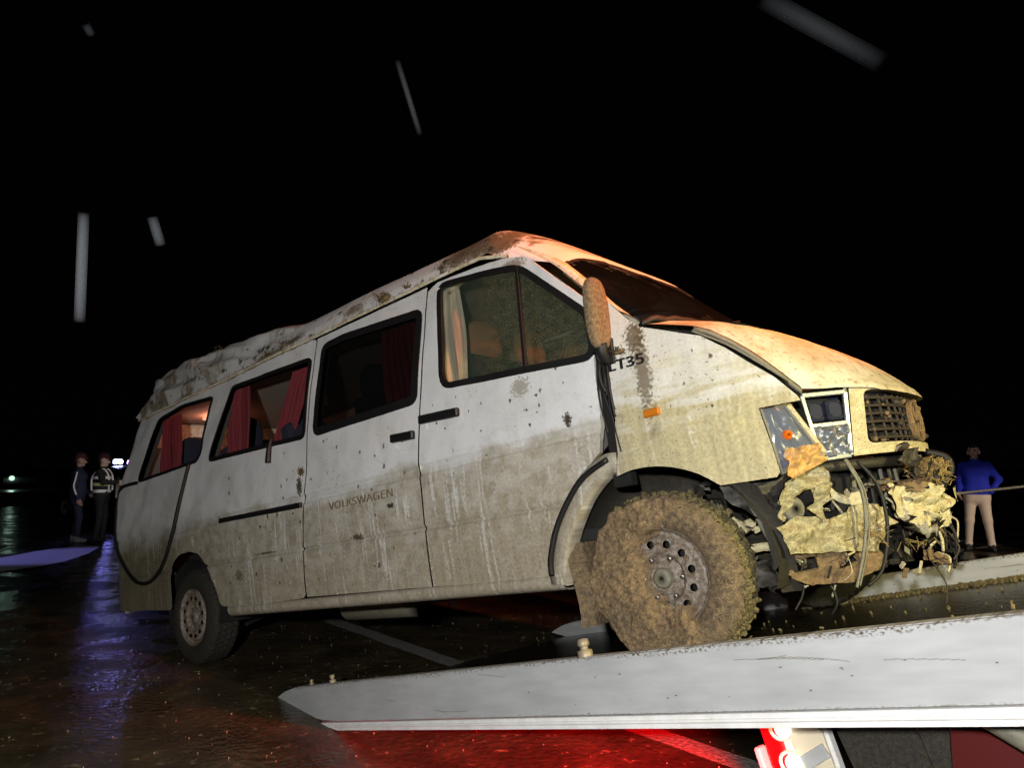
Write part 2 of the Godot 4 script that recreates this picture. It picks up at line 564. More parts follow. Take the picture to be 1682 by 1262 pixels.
func make_materials() -> void:
	var st := side_textures()
	var nb := bump_tex(21, 0.02, 3.0)
	var nf := bump_tex(22, 0.06, 4.0)
	nf_tex = nf
	var side := mat(Color.WHITE, 1.0)
	side.albedo_texture = st[0]
	side.roughness_texture = st[1]
	side.roughness_texture_channel = BaseMaterial3D.TEXTURE_CHANNEL_RED
	M.side = side
	var film := mottled(31, 0.012, Color(0.86, 0.845, 0.79), Color(0.70, 0.65, 0.53), Color(0.36, 0.29, 0.18), 512, 0.72)
	M.film = tri_mat(film, 0.9, 0.5)
	var clay := mottled(33, 0.022, Color(0.66, 0.62, 0.48), Color(0.80, 0.77, 0.63), Color(0.30, 0.25, 0.17), 512, 0.68)
	M.clay = tri_mat(clay, 2.2, 0.75, nb, 0.7)
	var soil := mottled(35, 0.03, Color(0.33, 0.27, 0.19), Color(0.52, 0.42, 0.29), Color(0.66, 0.58, 0.40), 512, 0.66)
	M.soil = tri_mat(soil, 3.0, 0.95, nf, 1.4)
	var redsoil := mottled(37, 0.03, Color(0.31, 0.255, 0.19), Color(0.53, 0.44, 0.325), Color(0.66, 0.58, 0.44), 512, 0.66)
	M.redsoil = tri_mat(redsoil, 3.0, 0.95, nf, 1.4)
	var tyre := mottled(39, 0.02, Color(0.24, 0.205, 0.16), Color(0.50, 0.42, 0.31), Color(0.60, 0.53, 0.39), 512, 0.66)
	M.tyre = tri_mat(tyre, 3.0, 0.9, nf, 1.2)
	var tread := mottled(40, 0.04, Color(0.16, 0.14, 0.10), Color(0.52, 0.47, 0.30), Color(0.68, 0.62, 0.40), 512, 0.62)
	M.tread = tri_mat(tread, 4.0, 0.95, nf, 1.5)
	var darktyre := mottled(41, 0.03, Color(0.07, 0.07, 0.065), Color(0.2, 0.18, 0.14), Color(0.3, 0.27, 0.2), 512, 0.7)
	M.darktyre = tri_mat(darktyre, 3.0, 0.85, nf, 0.8)
	var rim := mottled(43, 0.016, Color(0.58, 0.56, 0.54), Color(0.36, 0.29, 0.215), Color(0.28, 0.22, 0.16), 512, 0.60)
	M.rim = tri_mat(rim, 4.0, 0.6, nf, 0.4)
	M.black = mat(Color(0.06, 0.06, 0.065), 0.55)
	M.rubber = mat(Color(0.045, 0.045, 0.05), 0.6)
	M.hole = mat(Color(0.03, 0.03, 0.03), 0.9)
	var dirtblack := mottled(45, 0.03, Color(0.10, 0.10, 0.105), Color(0.2, 0.185, 0.15), Color(0.45, 0.41, 0.3), 512, 0.72)
	M.plastic = tri_mat(dirtblack, 3.0, 0.6, nb, 0.5)
	var grey := mottled(46, 0.02, Color(0.40, 0.40, 0.36), Color(0.5, 0.48, 0.4), Color(0.3, 0.26, 0.2), 512, 0.7)
	M.greymetal = tri_mat(grey, 2.0, 0.6, nb, 0.4)
	var rail := mottled(47, 0.006, Color(0.70, 0.71, 0.72), Color(0.66, 0.67, 0.67), Color(0.45, 0.42, 0.38), 512, 0.84)
	M.rail = tri_mat(rail, 1.3, 0.5, nb, 0.12)
	M.rail = rail_material()
	M.railwhite = tri_mat(mottled(48, 0.01, Color(0.9, 0.9, 0.9), Color(0.84, 0.84, 0.83), Color(0.5, 0.47, 0.42), 512, 0.84), 1.5, 0.35)
	var deck := mottled(49, 0.02, Color(0.12, 0.115, 0.10), Color(0.2, 0.18, 0.13), Color(0.33, 0.29, 0.19), 512, 0.72)
	M.deck = tri_mat(deck, 1.6, 0.22, nb, 0.5)
	M.chassis = mat(Color(0.13, 0.13, 0.13), 0.6)
	M.chassisred = mat(Color(0.30, 0.03, 0.03), 0.5)
	M.steel = mat(Color(0.6, 0.58, 0.54), 0.35, 0.8)
	M.brass = mat(Color(0.60, 0.55, 0.46), 0.5, 0.3)
	M.chrome = mat(Color(0.55, 0.57, 0.6), 0.38, 0.6)
	M.bucket = mat(Color(0.13, 0.15, 0.24), 0.3)
	M.trim = mat(Color(0.30, 0.30, 0.29), 0.8)
	M.lining = mat(Color(0.66, 0.60, 0.54), 0.85)
	M.curtain = mat(lin(0.12, 0.010, 0.016), 0.9)
	M.curtain.backlight_enabled = true
	M.curtain.backlight = Color(0.25, 0.03, 0.03)
	M.cream = mat(Color(0.84, 0.80, 0.70), 0.8)
	M.seat = mat(Color(0.09, 0.10, 0.16), 0.95)
	M.headrest = mat(Color(0.62, 0.46, 0.33), 0.9)
	M.dash = mat(Color(0.10, 0.10, 0.10), 0.8)
	M.orange = mat(Color(0.9, 0.42, 0.06), 0.3)
	M.amber = mat(Color(0.72, 0.42, 0.08), 0.4)
	# glass
	var g := mat(Color(0.035, 0.04, 0.038, 0.72), 0.06)
	g.transparency = BaseMaterial3D.TRANSPARENCY_ALPHA
	M.tint = g
	var ds := 512
	var n1 := noise_bytes(51, 0.03, ds, ds, 4)
	var n2 := noise_bytes(52, 0.22, ds, ds, 4)
	var gd := PackedByteArray()
	gd.resize(ds * ds * 4)
	for i in ds * ds:
		var x := float(i % ds) / ds
		var y := 1.0 - floorf(float(i) / ds) / ds
		var dirt := 0.9 * smoothstep(0.55, 0.66, n2[i] / 255.0 * 0.9 + n1[i] / 255.0 * 0.2) * smoothstep(0.12, 0.42, x)
		dirt = maxf(dirt, 0.9 * smoothstep(0.92, 1.0, y + 0.25 * (n1[i] / 255.0 - 0.5)))
		gd[i * 4] = int(lerpf(40.0, 112.0, dirt))
		gd[i * 4 + 1] = int(lerpf(58.0, 98.0, dirt))
		gd[i * 4 + 2] = int(lerpf(50.0, 70.0, dirt))
		gd[i * 4 + 3] = int(255.0 * lerpf(0.5, 0.94, dirt * 0.85))
	var dirty := mat(Color.WHITE, 0.12)
	dirty.albedo_texture = tex_of(ds, ds, Image.FORMAT_RGBA8, gd)
	dirty.transparency = BaseMaterial3D.TRANSPARENCY_ALPHA
	M.dirtyglass = dirty
	var wsg := mat(Color(0.045, 0.052, 0.062, 0.84), 0.16)
	wsg.transparency = BaseMaterial3D.TRANSPARENCY_ALPHA
	M.windshield = wsg
	var lens := mat(Color(0.75, 0.80, 0.88, 0.16), 0.06)
	lens.transparency = BaseMaterial3D.TRANSPARENCY_ALPHA
	M.lens = lens
	M.straw = mat(Color(0.60, 0.51, 0.31), 0.9)
	M.grass = mat(Color(0.26, 0.24, 0.14), 0.9)
	M.nylon = mat(Color(0.08, 0.08, 0.09), 0.7)
	# road
	var road := mottled(61, 0.008, Color(0.20, 0.175, 0.13), Color(0.30, 0.26, 0.19), Color(0.50, 0.45, 0.36), 1024, 0.78)
	var rm := mat(Color.WHITE, 1.0)
	rm.albedo_texture = road
	rm.roughness_texture = grey_tex(63, 0.006, 0.13, 0.42, 1024)
	rm.roughness_texture_channel = BaseMaterial3D.TEXTURE_CHANNEL_RED
	rm.normal_enabled = true
	rm.normal_texture = bump_tex(64, 0.07, 5.0, 1024)
	rm.normal_scale = 0.22
	rm.vertex_color_use_as_albedo = true
	M.road = rm
	M.paint = tri_mat(mottled(65, 0.05, Color(0.56, 0.55, 0.54), Color(0.40, 0.39, 0.37), Color(0.25, 0.24, 0.22), 512, 0.7), 1.0, 0.4, nf, 0.5, true)
	M.bank = tri_mat(mottled(67, 0.02, Color(0.24, 0.21, 0.15), Color(0.34, 0.31, 0.22), Color(0.2, 0.22, 0.12), 512, 0.7), 0.3, 0.95, nf, 1.0, true)
	M.drop = mat(Color(0.45, 0.47, 0.5, 0.10), 0.6)
	M.drop.transparency = BaseMaterial3D.TRANSPARENCY_ALPHA
	var body := mat(Color.WHITE, 0.85)
	body.vertex_color_use_as_albedo = true
	M.body = body

# ------------------------------------------------------------------ the van (x forward, y up, z towards its right-hand side)
const WB := 4.025
const PV := [0.0, 0.32, 0.5, 0.95, 1.2, 1.43, 1.8, 2.05, 2.25, 2.4]
const PW := [0.90, 0.925, 0.945, 0.965, 0.962, 0.945, 0.885, 0.835, 0.78, 0.70]

func wprof(v: float) -> float:
	if v <= PV[0]:
		return PW[0]
	for i in PV.size() - 1:
		if v <= PV[i + 1]:
			var a := maxi(i - 1, 0)
			var b := mini(i + 2, PV.size() - 1)
			var t: float = (v - PV[i]) / (PV[i + 1] - PV[i])
			var m0: float = (PW[i + 1] - PW[a]) / (PV[i + 1] - PV[a]) * (PV[i + 1] - PV[i])
			var m1: float = (PW[b] - PW[i]) / (PV[b] - PV[i]) * (PV[i + 1] - PV[i])
			var t2 := t * t
			var t3 := t2 * t
			return (2 * t3 - 3 * t2 + 1) * PW[i] + (t3 - 2 * t2 + t) * m0 + (-2 * t3 + 3 * t2) * PW[i + 1] + (t3 - t2) * m1
	return PW[-1]

func tail_u(v: float) -> float:
	return -5.44 + maxf(v - 1.4, 0.0) * 0.26

func side_w(u: float, v: float) -> float:
	var w := wprof(v)
	if u > 0.05:
		w -= 0.25 * pow(u - 0.05, 2.2)
	var d := clampf(tail_u(v) + 0.14 - u, 0.0, 0.139)
	if d > 0.0:
		w -= 0.14 * (1.0 - sqrt(1.0 - pow(d / 0.14, 2.0)))
	# pressed creases along the body
	if u < 0.0:
		w -= 0.016 * exp(-pow((v - 0.705) / 0.010, 2.0)) + 0.016 * exp(-pow((v - 1.03) / 0.010, 2.0))
		w -= 0.010 * smoothstep(1.03, 1.015, v) * smoothstep(0.978, 0.990, v)
	else:
		# the raised oblong at the front of the moulding
		var q := Vector2(maxf(absf(u - 0.29) - 0.15, 0.0), v - 0.925).length()
		w += 0.012 * smoothstep(0.046, 0.026, q)
	# dents
	w += 0.016 * nz.get_noise_2d(u * 90.0, v * 110.0) * (0.35 + smoothstep(-2.6, -4.2, u))
	w += 0.006 * nz.get_noise_2d(u * 260.0 + 500.0, v * 260.0)
	return w

func near(p: Vector2) -> Vector3:
	return Vector3(p.x, p.y, side_w(p.x, p.y))

func away(p: Vector2) -> Vector3:
	return Vector3(p.x, p.y, -side_w(p.x, p.y))

func pushed(s: float, off: float) -> Callable:
	return func(p: Vector2) -> Vector3: return Vector3(p.x, p.y, s * (side_w(p.x, p.y) + off))

func suv(p: Vector2, _s: Vector3) -> Vector2:
	return Vector2((p.x - U0) / UW, (V1 - p.y) / VH)

func suv3(p: Vector3) -> Vector2:
	return Vector2((p.x - U0) / UW, (V1 - minf(p.y, 2.66)) / VH)

const CREASES := [0.68, 0.693, 0.705, 0.717, 0.73, 0.975, 0.985, 0.995, 1.012, 1.02, 1.03, 1.04, 1.05]

func body(called: String, outer: PackedVector2Array, holes: Array, s: float, par: Node) -> MeshInstance3D:
	return panel(called, par, outer, holes, near if s > 0 else away, M.side, {"uv": suv, "vlines": CREASES, "sgn": s, "depth": 0.025, "step": 0.045})

func window(par: Node, hole: PackedVector2Array, s: float, glass: Material, border: float, called := "window") -> Node3D:
	var seal := panel(called + "_seal", par, ring_poly(hole, 0.012), [ring_poly(hole, -border)], pushed(s, 0.006), M.rubber, {"sgn": s, "depth": 0.02, "step": 0.08})
	if glass:
		var lo := hole[0]
		var hi := hole[0]
		for p in hole:
			lo = lo.min(p)
			hi = hi.max(p)
		var uvf := func(p: Vector2, _q: Vector3) -> Vector2: return Vector2((p.x - lo.x) / (hi.x - lo.x), 1.0 - (p.y - lo.y) / (hi.y - lo.y))
		panel(called + "_pane", par, ring_poly(hole, -border + 0.006), [], pushed(s, -0.006), glass, {"sgn": s, "depth": 0.0, "step": 0.08, "uv": uvf})
	return seal

func handle(par: Node, u: float, v: float, s: float, l: float) -> void:
	var w := side_w(u, v)
	var cup := func(p: Vector2) -> Vector3:
		var d := Vector2((p.x - u) / (l * 0.42), (p.y - v + 0.030) / 0.044).length()
		return Vector3(p.x, p.y, s * (w + 0.006 - 0.034 * smoothstep(1.0, 0.5, d)))
	var el := PackedVector2Array()
	for k in 24:
		el.append(Vector2(u + cos(TAU * k / 24) * l * 0.42, v - 0.030 + sin(TAU * k / 24) * 0.044))
	panel("handle_cup", par, el, [], cup, M.side, {"uv": suv, "sgn": s, "depth": 0.0, "step": 0.015})
	var h := boxobj("handle", par, Vector3(u, v, s * (w + 0.022)), Vector3(l, 0.046, 0.028), M.black, Basis(Vector3(0, 0, 1), -0.06), 0.01)
	boxobj("handle_foot", h, Vector3(-l * 0.42, 0, -s * 0.014), Vector3(0.04, 0.03, 0.03), M.black)

func wheel(par: Node, at: Vector3, s: float, tm: Material, wm: Material, steer := 0.0) -> Node3D:
	var w := Node3D.new()
	w.name = numbered("wheel", par)
	par.add_child(w, true)
	w.transform = Transform3D(Basis(Vector3.UP, (0.0 if s > 0 else PI) + steer), at)
	# profile from the outer bead over the tread to the inner bead; z = 0 is the outer face of the tyre
	var prof := [[0.205, -0.02], [0.215, -0.006], [0.24, 0.004], [0.275, 0.006], [0.305, -0.004], [0.325, -0.018], [0.337, -0.03], [0.342, -0.036], [0.346, -0.05], [0.346, -0.062], [0.340, -0.066], [0.340, -0.074], [0.347, -0.078],
		[0.347, -0.104], [0.340, -0.108], [0.340, -0.116], [0.347, -0.12], [0.347, -0.148], [0.340, -0.152], [0.340, -0.16], [0.345, -0.165], [0.342, -0.19], [0.33, -0.204], [0.29, -0.222], [0.25, -0.225], [0.205, -0.21]]
	var tmod := func(a: float, i: int) -> float:
		var d := 0.006 * nz.get_noise_2d(cos(a) * 300.0 + i * 9.0, sin(a) * 300.0)
		if i >= 6 and i <= 21:
			var g := fposmod(a / TAU * 46.0 + (0.5 if (i / 4) % 2 == 0 else 0.0) + i * 0.06, 1.0)
			d += -0.011 if g < 0.24 else 0.0
		return d
	var face := func(i0: int, i1: int) -> Array: return prof.slice(i0, i1)
	var ty := lathe("tyre", w, face.call(0, 8), tm, Transform3D(), 138, tmod)
	lathe("tread", ty, prof.slice(7), M.tread if tm == M.tyre else M.darktyre, Transform3D(), 184, func(a, i): return tmod.call(a, i + 7))
	# pressed steel disc with round ventilation holes
	var circ := PackedVector2Array()
	for k in 48:
		circ.append(Vector2(cos(TAU * k / 48), sin(TAU * k / 48)) * 0.206)
	var holes := []
	for k in 12:
		var c := Vector2(cos(TAU * k / 12 + 0.2), sin(TAU * k / 12 + 0.2)) * 0.140
		var hp := PackedVector2Array()
		for j in 12:
			hp.append(c + Vector2(cos(TAU * j / 12), sin(TAU * j / 12)) * 0.0165)
		holes.append(hp)
	var hub := PackedVector2Array()
	for j in 20:
		hub.append(Vector2(cos(TAU * j / 20), sin(TAU * j / 20)) * 0.04)
	var zf := func(p: Vector2) -> Vector3:
		var r := p.length()
		var z := -0.045 + 0.03 * smoothstep(0.09, 0.105, r) * smoothstep(0.178, 0.16, r) + 0.036 * smoothstep(0.188, 0.203, r)
		z += 0.012 * smoothstep(0.075, 0.06, r)
		return Vector3(p.x, p.y, z)
	var rm := panel("rim", w, circ, holes, zf, wm, {"step": 0.012, "depth": 0.02})
	lathe("hub", rm, [[0.0, -0.01], [0.03, -0.012], [0.042, -0.02], [0.045, -0.05]], M.greymetal, Transform3D(), 20)
	for k in 6:
		var a := TAU * k / 6
		lathe("wheel_bolt", rm, [[0.0, -0.018], [0.009, -0.02], [0.011, -0.024], [0.011, -0.04]], M.steel, Transform3D(Basis(), Vector3(cos(a) * 0.085, sin(a) * 0.085, 0.0)), 6)
	lathe("brake_drum", w, [[0.0, -0.08], [0.19, -0.085], [0.2, -0.2], [0.0, -0.21]], M.hole, Transform3D(), 24)
	return w

func text(called: String, s: String, par: Node, at: Vector3, basis: Basis, px: float, m: Material, bold := false) -> MeshInstance3D:
	var t := TextMesh.new()
	var f := SystemFont.new()
	f.font_names = PackedStringArray(["Droid Sans"])
	if bold:
		f.font_weight = 700
	t.font = f
	t.text = s
	t.font_size = 48
	t.pixel_size = px / 48.0
	t.depth = 0.004
	var o := mk(called, t, m, par)
	o.transform = Transform3D(basis, at)
	return o

func curtain(par: Node, a: Vector3, b: Vector3, top: float, bot: float, lean: float, m: Material, folds := 6.0, called := "curtain") -> void:
	var rows := []
	for i in 9:
		var row := []
		for j in 41:
			var t := j / 40.0
			var y := lerpf(top, bot, i / 8.0)
			var p := a.lerp(b, t)
			var amp := 0.022 * (0.5 + 0.5 * i / 8.0)
			row.append(Vector3(p.x - lean * i / 8.0 + 0.01 * sin(i * 0.9 + t * 5.0), y + p.y, p.z + amp * (0.7 + 0.9 * nz.get_noise_2d(t * 160.0, a.x * 99.0)) * sin(t * TAU * folds + 0.4 * sin(i * 0.7) + 3.0 * nz.get_noise_2d(t * 120.0, a.x * 300.0))))
		rows.append(row)
	loft(called, par, rows, m)

func seat(par: Node, x: float, z: float, m: Material, hm: Material, floor_y := 0.62) -> void:
	var s := Node3D.new()
	s.name = numbered("seat", par)
	par.add_child(s, true)
	s.position = Vector3(x, floor_y, z)
	boxobj("cushion", s, Vector3(0.0, 0.42, 0), Vector3(0.46, 0.14, 0.46), m, Basis(), 0.05)
	boxobj("backrest", s, Vector3(-0.27, 0.78, 0), Vector3(0.13, 0.66, 0.45), m, Basis(Vector3(0, 0, 1), 0.16), 0.05)
	var hr := []
	for i in 11:
		var a := PI * i / 10.0
		var row := []
		for j in 17:
			var b := TAU * j / 16.0
			row.append(Vector3(-0.36, 1.21, 0) + Vector3(0.06 * sin(a) * cos(b), 0.15 * signf(cos(a)) * pow(absf(cos(a)), 0.8), 0.15 * pow(sin(a), 0.7) * sin(b)))
		hr.append(row)
	loft("headrest", s, hr, hm)
	boxobj("pedestal", s, Vector3(0, 0.17, 0), Vector3(0.36, 0.34, 0.36), M.dash)

func sheet_zv(called: String, par: Node, poly: PackedVector2Array, holes: Array, off: float, m: Material, rough := 0.02, depth := 0.012, freq := 320.0, step := 0.025) -> MeshInstance3D:
	# a piece of the nose: outline in (across, up), lying on the curve of the front
	var sf := func(p: Vector2) -> Vector3:
		return Vector3(0.88 + off - 0.62 * p.x * p.x + rough * (crease(p.x * freq + off * 999.0, p.y * freq) - 0.4), p.y, p.x)
	return panel(called, par, ragged(poly, 0.008), holes, sf, m, {"sgn": -1.0, "depth": depth, "step": step})

func build_van() -> void:
	van = thing("minibus", "muddy wrecked white minibus with its nose winched up onto the flatbed", "minibus",
		Transform3D(Basis(Vector3(0.74724, 0.16780, 0.64302), Vector3(-0.12275, 0.98580, -0.11461), Vector3(-0.65312, 0.00671, 0.75722)), Vector3(1.26421, 0.66916, -3.72805)))
	var door := pv([-1.275, 2.045, -1.285, 1.74, -1.30, 1.44, -1.345, 1.05, -1.36, 0.76, -1.36, 0.40, -0.585, 0.385, -0.575, 0.415, -0.49, 0.62, -0.335, 0.80, -0.185, 0.90, -0.15, 1.065, -0.15, 1.24, -0.145, 1.37, -0.12, 1.45, -0.118, 1.57, -0.53, 1.985, -0.68, 2.03, -0.9, 2.06, -1.2, 2.078])
	var dwin := rounded(pv([-1.185, 2.055, -0.82, 2.0, -0.575, 1.945, -0.155, 1.545, -0.14, 1.325, -0.56, 1.37, -1.13, 1.425]), 0.07)
	var slide := pv([-1.284, 2.075, -1.295, 1.74, -1.310, 1.44, -1.355, 1.05, -1.370, 0.76, -1.370, 0.40, -2.52, 0.41, -2.50, 0.70, -2.455, 0.97, -2.40, 1.2, -2.385, 1.72, -2.385, 2.08])
	var swin := rounded(pv([-1.322, 1.945, -2.08, 2.012, -2.30, 2.005, -2.318, 1.40, -1.345, 1.395]), 0.06)
	var flank := pv([-2.394, 2.09, -2.394, 1.72, -2.409, 1.2, -2.464, 0.97, -2.509, 0.7, -2.53, 0.405, -3.42, 0.385, -3.615, 0.41, -3.64, 0.52, -3.735, 0.68, -3.86, 0.80, -4.0, 0.832, -4.14, 0.816, -4.27, 0.744, -4.315, 0.60, -4.325, 0.41, -4.6, 0.42, -5.43, 0.45])
	for k in 12:
		var v := 0.5 + (2.09 - 0.5) * k / 11.0
		flank.append(Vector2(tail_u(v) + 0.003, v))
	flank = rounded(flank, 0.05)
	var mwin := rounded(pv([-2.425, 1.95, -3.15, 1.99, -3.50, 2.01, -3.70, 1.475, -2.43, 1.41]), 0.05)
	var rwin := rounded(pv([-3.785, 2.0, -4.30, 2.045, -4.73, 2.02, -4.955, 1.51, -3.90, 1.505, -3.835, 1.57, -3.85, 1.70]), 0.05)
	var fender := pv([0.10, 1.40, 0.293, 1.313, 0.362, 1.283, 0.45, 1.21, 0.525, 1.133, 0.61, 1.05, 0.673, 0.965, 0.68, 0.945, 0.533, 0.944, 0.548, 0.80, 0.557, 0.695, 0.542, 0.677, 0.330, 0.678, 0.295, 0.706, 0.255, 0.735, 0.20, 0.762, 0.14, 0.783, 0.08, 0.796, 0.02, 0.802, -0.045, 0.800, -0.12, 0.785, -0.095, 0.882, -0.085, 1.05, -0.077, 1.186, -0.08, 1.348, -0.09, 1.50, -0.045, 1.56, 0.05, 1.447])
	for s in [1.0, -1.0]:
		var dr := body("front_door", door, [dwin], s, van)
		window(dr, dwin, s, M.dirtyglass, 0.022)
		barobj("window_divider", dr, Vector3(-0.59, 1.945, s * (side_w(-0.59, 1.945) - 0.004)), Vector3(-0.548, 1.365, s * (side_w(-0.548, 1.37) - 0.004)), 0.022, 0.022, M.rubber, Vector3(0, 0, 1))
		handle(dr, -1.15, 1.272, s, 0.30)
		var sd := body("sliding_door", slide, [swin], s, van)
		window(sd, swin, s, M.tint, 0.04)
		handle(sd, -1.445, 1.217, s, 0.19)
		var fl := body("rear_side_panel", flank, [mwin, rwin], s, van)
		window(fl, mwin, s, null, 0.02)
		window(fl, rwin, s, null, 0.012)
		body("front_fender", fender, [], s, van)
		# inner panels that close the body behind the skin
		var inner := func(p: Vector2) -> Vector3: return Vector3(p.x, p.y, s * (wprof(p.y) - 0.075))
		panel("inner_trim", van, pv([-0.62, 0.42, -0.30, 0.85, -0.1, 1.0, -0.1, 1.3, -1.21, 1.40, -1.21, 2.06, -2.36, 2.06, -5.2, 2.06, -5.36, 1.35, -5.36, 0.5, -4.4, 0.5, -4.4, 0.86, -3.6, 0.86, -3.6, 0.42]),
			[ring_poly(swin, 0.02), ring_poly(mwin, 0.02), ring_poly(rwin, 0.02)], inner, M.trim, {"sgn": s, "depth": 0.0, "step": 0.2})
	# roof: one crumpled shell, its edge buckled upward at the rear
	var rows := []
	for i in 118:
		var u := -5.27 + 4.47 * i / 117.0
		var row := []
		var rearc := smoothstep(-2.5, -3.4, u)
		var he := 0.145 + 0.105 * smoothstep(-2.6, -3.3, u) + 0.09 * smoothstep(-3.3, -4.0, u) - 0.05 * smoothstep(-4.6, -5.3, u)
		var hc := he + 0.055 + 0.03 * smoothstep(-0.9, -2.2, u)
		for j in 61:
			var a := PI * j / 60.0
			var cz := cos(a)
			var sy := sin(a)
			var z := 0.823 * signf(cz) * pow(absf(cz), 0.36)
			var y := 2.112 + hc * pow(sy, 0.55) * (0.93 + 0.07 * sy)
			z *= lerpf(1.0, 0.955, smoothstep(0.0, he, y - 2.112))
			var d := nz.get_noise_2d(u * 130.0, j * 16.0)
			var fold := crease(u * 34.0 + y * 45.0 + 300.0, j * 2.2 + u * 14.0)
			var k := rearc * smoothstep(0.0, 0.12, sy)
			y += k * (0.012 * d + 0.060 * (fold - 0.42)) + 0.005 * d
			z += signf(cz) * k * (0.085 * (fold - 0.45) * smoothstep(0.0, 0.1, y - 2.12))
			var endc := smoothstep(-5.28, -5.02, u)
			y = 2.112 + (y - 2.112) * lerpf(0.3, 1.0, endc)
			z *= lerpf(0.965, 1.0, endc)
			row.append(Vector3(u + k * 0.02 * d, y, z))
		rows.append(row)
	# front of the roof, running down to the windscreen header
	var last: Array = rows[-1]
	for i in range(1, 15):
		var t := i / 14.0
		var row := []
		for j in 61:
			var a := PI * j / 60.0
			var sy := sin(a)
			var p: Vector3 = last[j]
			var hz := 0.775 * signf(cos(a)) * pow(absf(cos(a)), 0.62)
			var fs := smoothstep(0.3, -0.7, cos(a))
			var hd := Vector3(-0.34 - 0.08 * sy, 1.895 + lerpf(0.165, 0.20, fs) * pow(sy, lerpf(1.8, 0.75, fs)), hz)
			if t > 0.93:
				hd.y -= 0.012
			var top := Vector3(lerpf(p.x, hd.x, t), lerpf(p.y, hd.y, pow(t, 1.35 - 0.55 * (1.0 - sy))), lerpf(p.z, hd.z, t * t))
			row.append(top)
		rows.append(row)
	loft("roof", van, rows, M.side, suv3)
	# rear wall of the roof and tail
	var tail := []
	for i in 12:
		var v := 0.42 + 1.75 * i / 11.0
		var row := []
		for j in 21:
			var t := j / 10.0 - 1.0
			row.append(Vector3(tail_u(v) + 0.012 + 0.02 * nz.get_noise_2d(v * 99.0, t * 99.0) - 0.03 * (1.0 - t * t), v, t * (side_w(tail_u(v) + 0.02, v) - 0.01)))
		tail.append(row)
	loft("rear_wall", van, tail, M.film)
	for s in [1.0, -1.0]:
		var gp := []
		for k in 24:
			var u := -0.66 - 4.5 * k / 23.0
			gp.append(Vector3(u, 2.103 - (0.07 * smoothstep(-0.9, -0.6, u)), s * (side_w(u, 2.095) + 0.006)))
		tube("rain_gutter", van, gp, 0.011, M.side if false else M.film, 6, false)
		# A-pillar: outer edge and windscreen edge
		var e1 := smooth_path([Vector3(-0.02, 1.52, 0.905), Vector3(-0.20, 1.70, 0.868), Vector3(-0.40, 1.91, 0.825), Vector3(-0.62, 2.09, 0.80)], 5)
		var e2 := smooth_path([Vector3(0.06, 1.445, 0.862), Vector3(-0.06, 1.573, 0.842), Vector3(-0.178, 1.721, 0.818), Vector3(-0.335, 1.893, 0.778)], 5)
		var pr := []
		for k in e1.size():
			var row := []
			for j in 6:
				var t := j / 5.0
				var q: Vector3 = (e1[k] as Vector3).lerp(e2[k], t) + Vector3(0.015, 0.0, 0.012) * sin(PI * t)
				row.append(Vector3(q.x, q.y, s * q.z))
			row.append(Vector3(e2[k].x - 0.05, e2[k].y - 0.03, s * (e2[k].z - 0.03)))
			pr.append(row)
		loft("windscreen_pillar", van, pr, M.film)
		# sill
		var sl := []
		for k in 31:
			var u := -0.50 - 3.0 * k / 30.0
			var w0 := side_w(u, 0.40)
			sl.append([Vector3(u, 0.40, s * (w0 - 0.03)), Vector3(u, 0.395, s * (w0 + 0.004)), Vector3(u, 0.37, s * (w0 + 0.008)), Vector3(u, 0.345, s * (w0 - 0.002)), Vector3(u, 0.328, s * (w0 - 0.03)), Vector3(u, 0.325, s * (w0 - 0.12)), Vector3(u, 0.42, s * (w0 - 0.2))])
		loft("sill", van, sl, M.side, suv3)
		# torn flare behind the front wheel and the splash liner
		var fo := smooth_path([Vector3(-0.095, 0.885, 0.966), Vector3(-0.175, 0.882, 0.966), Vector3(-0.325, 0.798, 0.963), Vector3(-0.47, 0.627, 0.957), Vector3(-0.55, 0.43, 0.948), Vector3(-0.56, 0.36, 0.94)], 5)
		var fi := smooth_path([Vector3(-0.10, 0.80, 0.975), Vector3(-0.17, 0.79, 0.975), Vector3(-0.29, 0.70, 0.972), Vector3(-0.40, 0.55, 0.966), Vector3(-0.455, 0.42, 0.957), Vector3(-0.46, 0.35, 0.95)], 5)
		var fr := []
		for k in fo.size():
			var a0: Vector3 = fo[k]
			var b0: Vector3 = fi[k]
			fr.append([Vector3(a0.x, a0.y, s * (a0.z - 0.05)), Vector3(a0.x, a0.y, s * (a0.z + 0.012)), Vector3(lerpf(a0.x, b0.x, 0.5), lerpf(a0.y, b0.y, 0.5), s * (a0.z + 0.012)), Vector3(b0.x, b0.y, s * (b0.z + 0.012)), Vector3(b0.x, b0.y, s * (b0.z - 0.07))])
		loft("wheel_arch_flare", van, fr, M.side, suv3)
		tube("flare_seal", van, [Vector3(-0.14, 0.862, s * 0.985), Vector3(-0.30, 0.79, s * 0.985), Vector3(-0.45, 0.63, s * 0.98), Vector3(-0.525, 0.48, s * 0.975), Vector3(-0.54, 0.40, s * 0.965)], 0.014, M.black, 6)
		for ax in [[0.0, 0.40, 0.46, M.plastic], [-WB, 0.40, 0.40, M.hole]]:
			var lr := []
			for k in 25:
				var a := PI * (k - 2) / 20.0
				var cx: float = ax[0] - cos(a) * ax[2]
				var cy: float = ax[1] + sin(a) * (ax[2] - 0.03)
				var z0 := 0.925 if ax[0] > -1.0 else 0.93
				if cx > 0.35:
					z0 -= (cx - 0.35) * 0.8
				lr.append([Vector3(cx, cy, s * z0), Vector3(cx, cy, s * 0.8), Vector3(cx, cy, s * 0.55), Vector3(ax[0], cy * 0.75, s * 0.5)])
			loft("wheel_arch_liner", van, lr, ax[3])
		# mud flap
		var mf := []
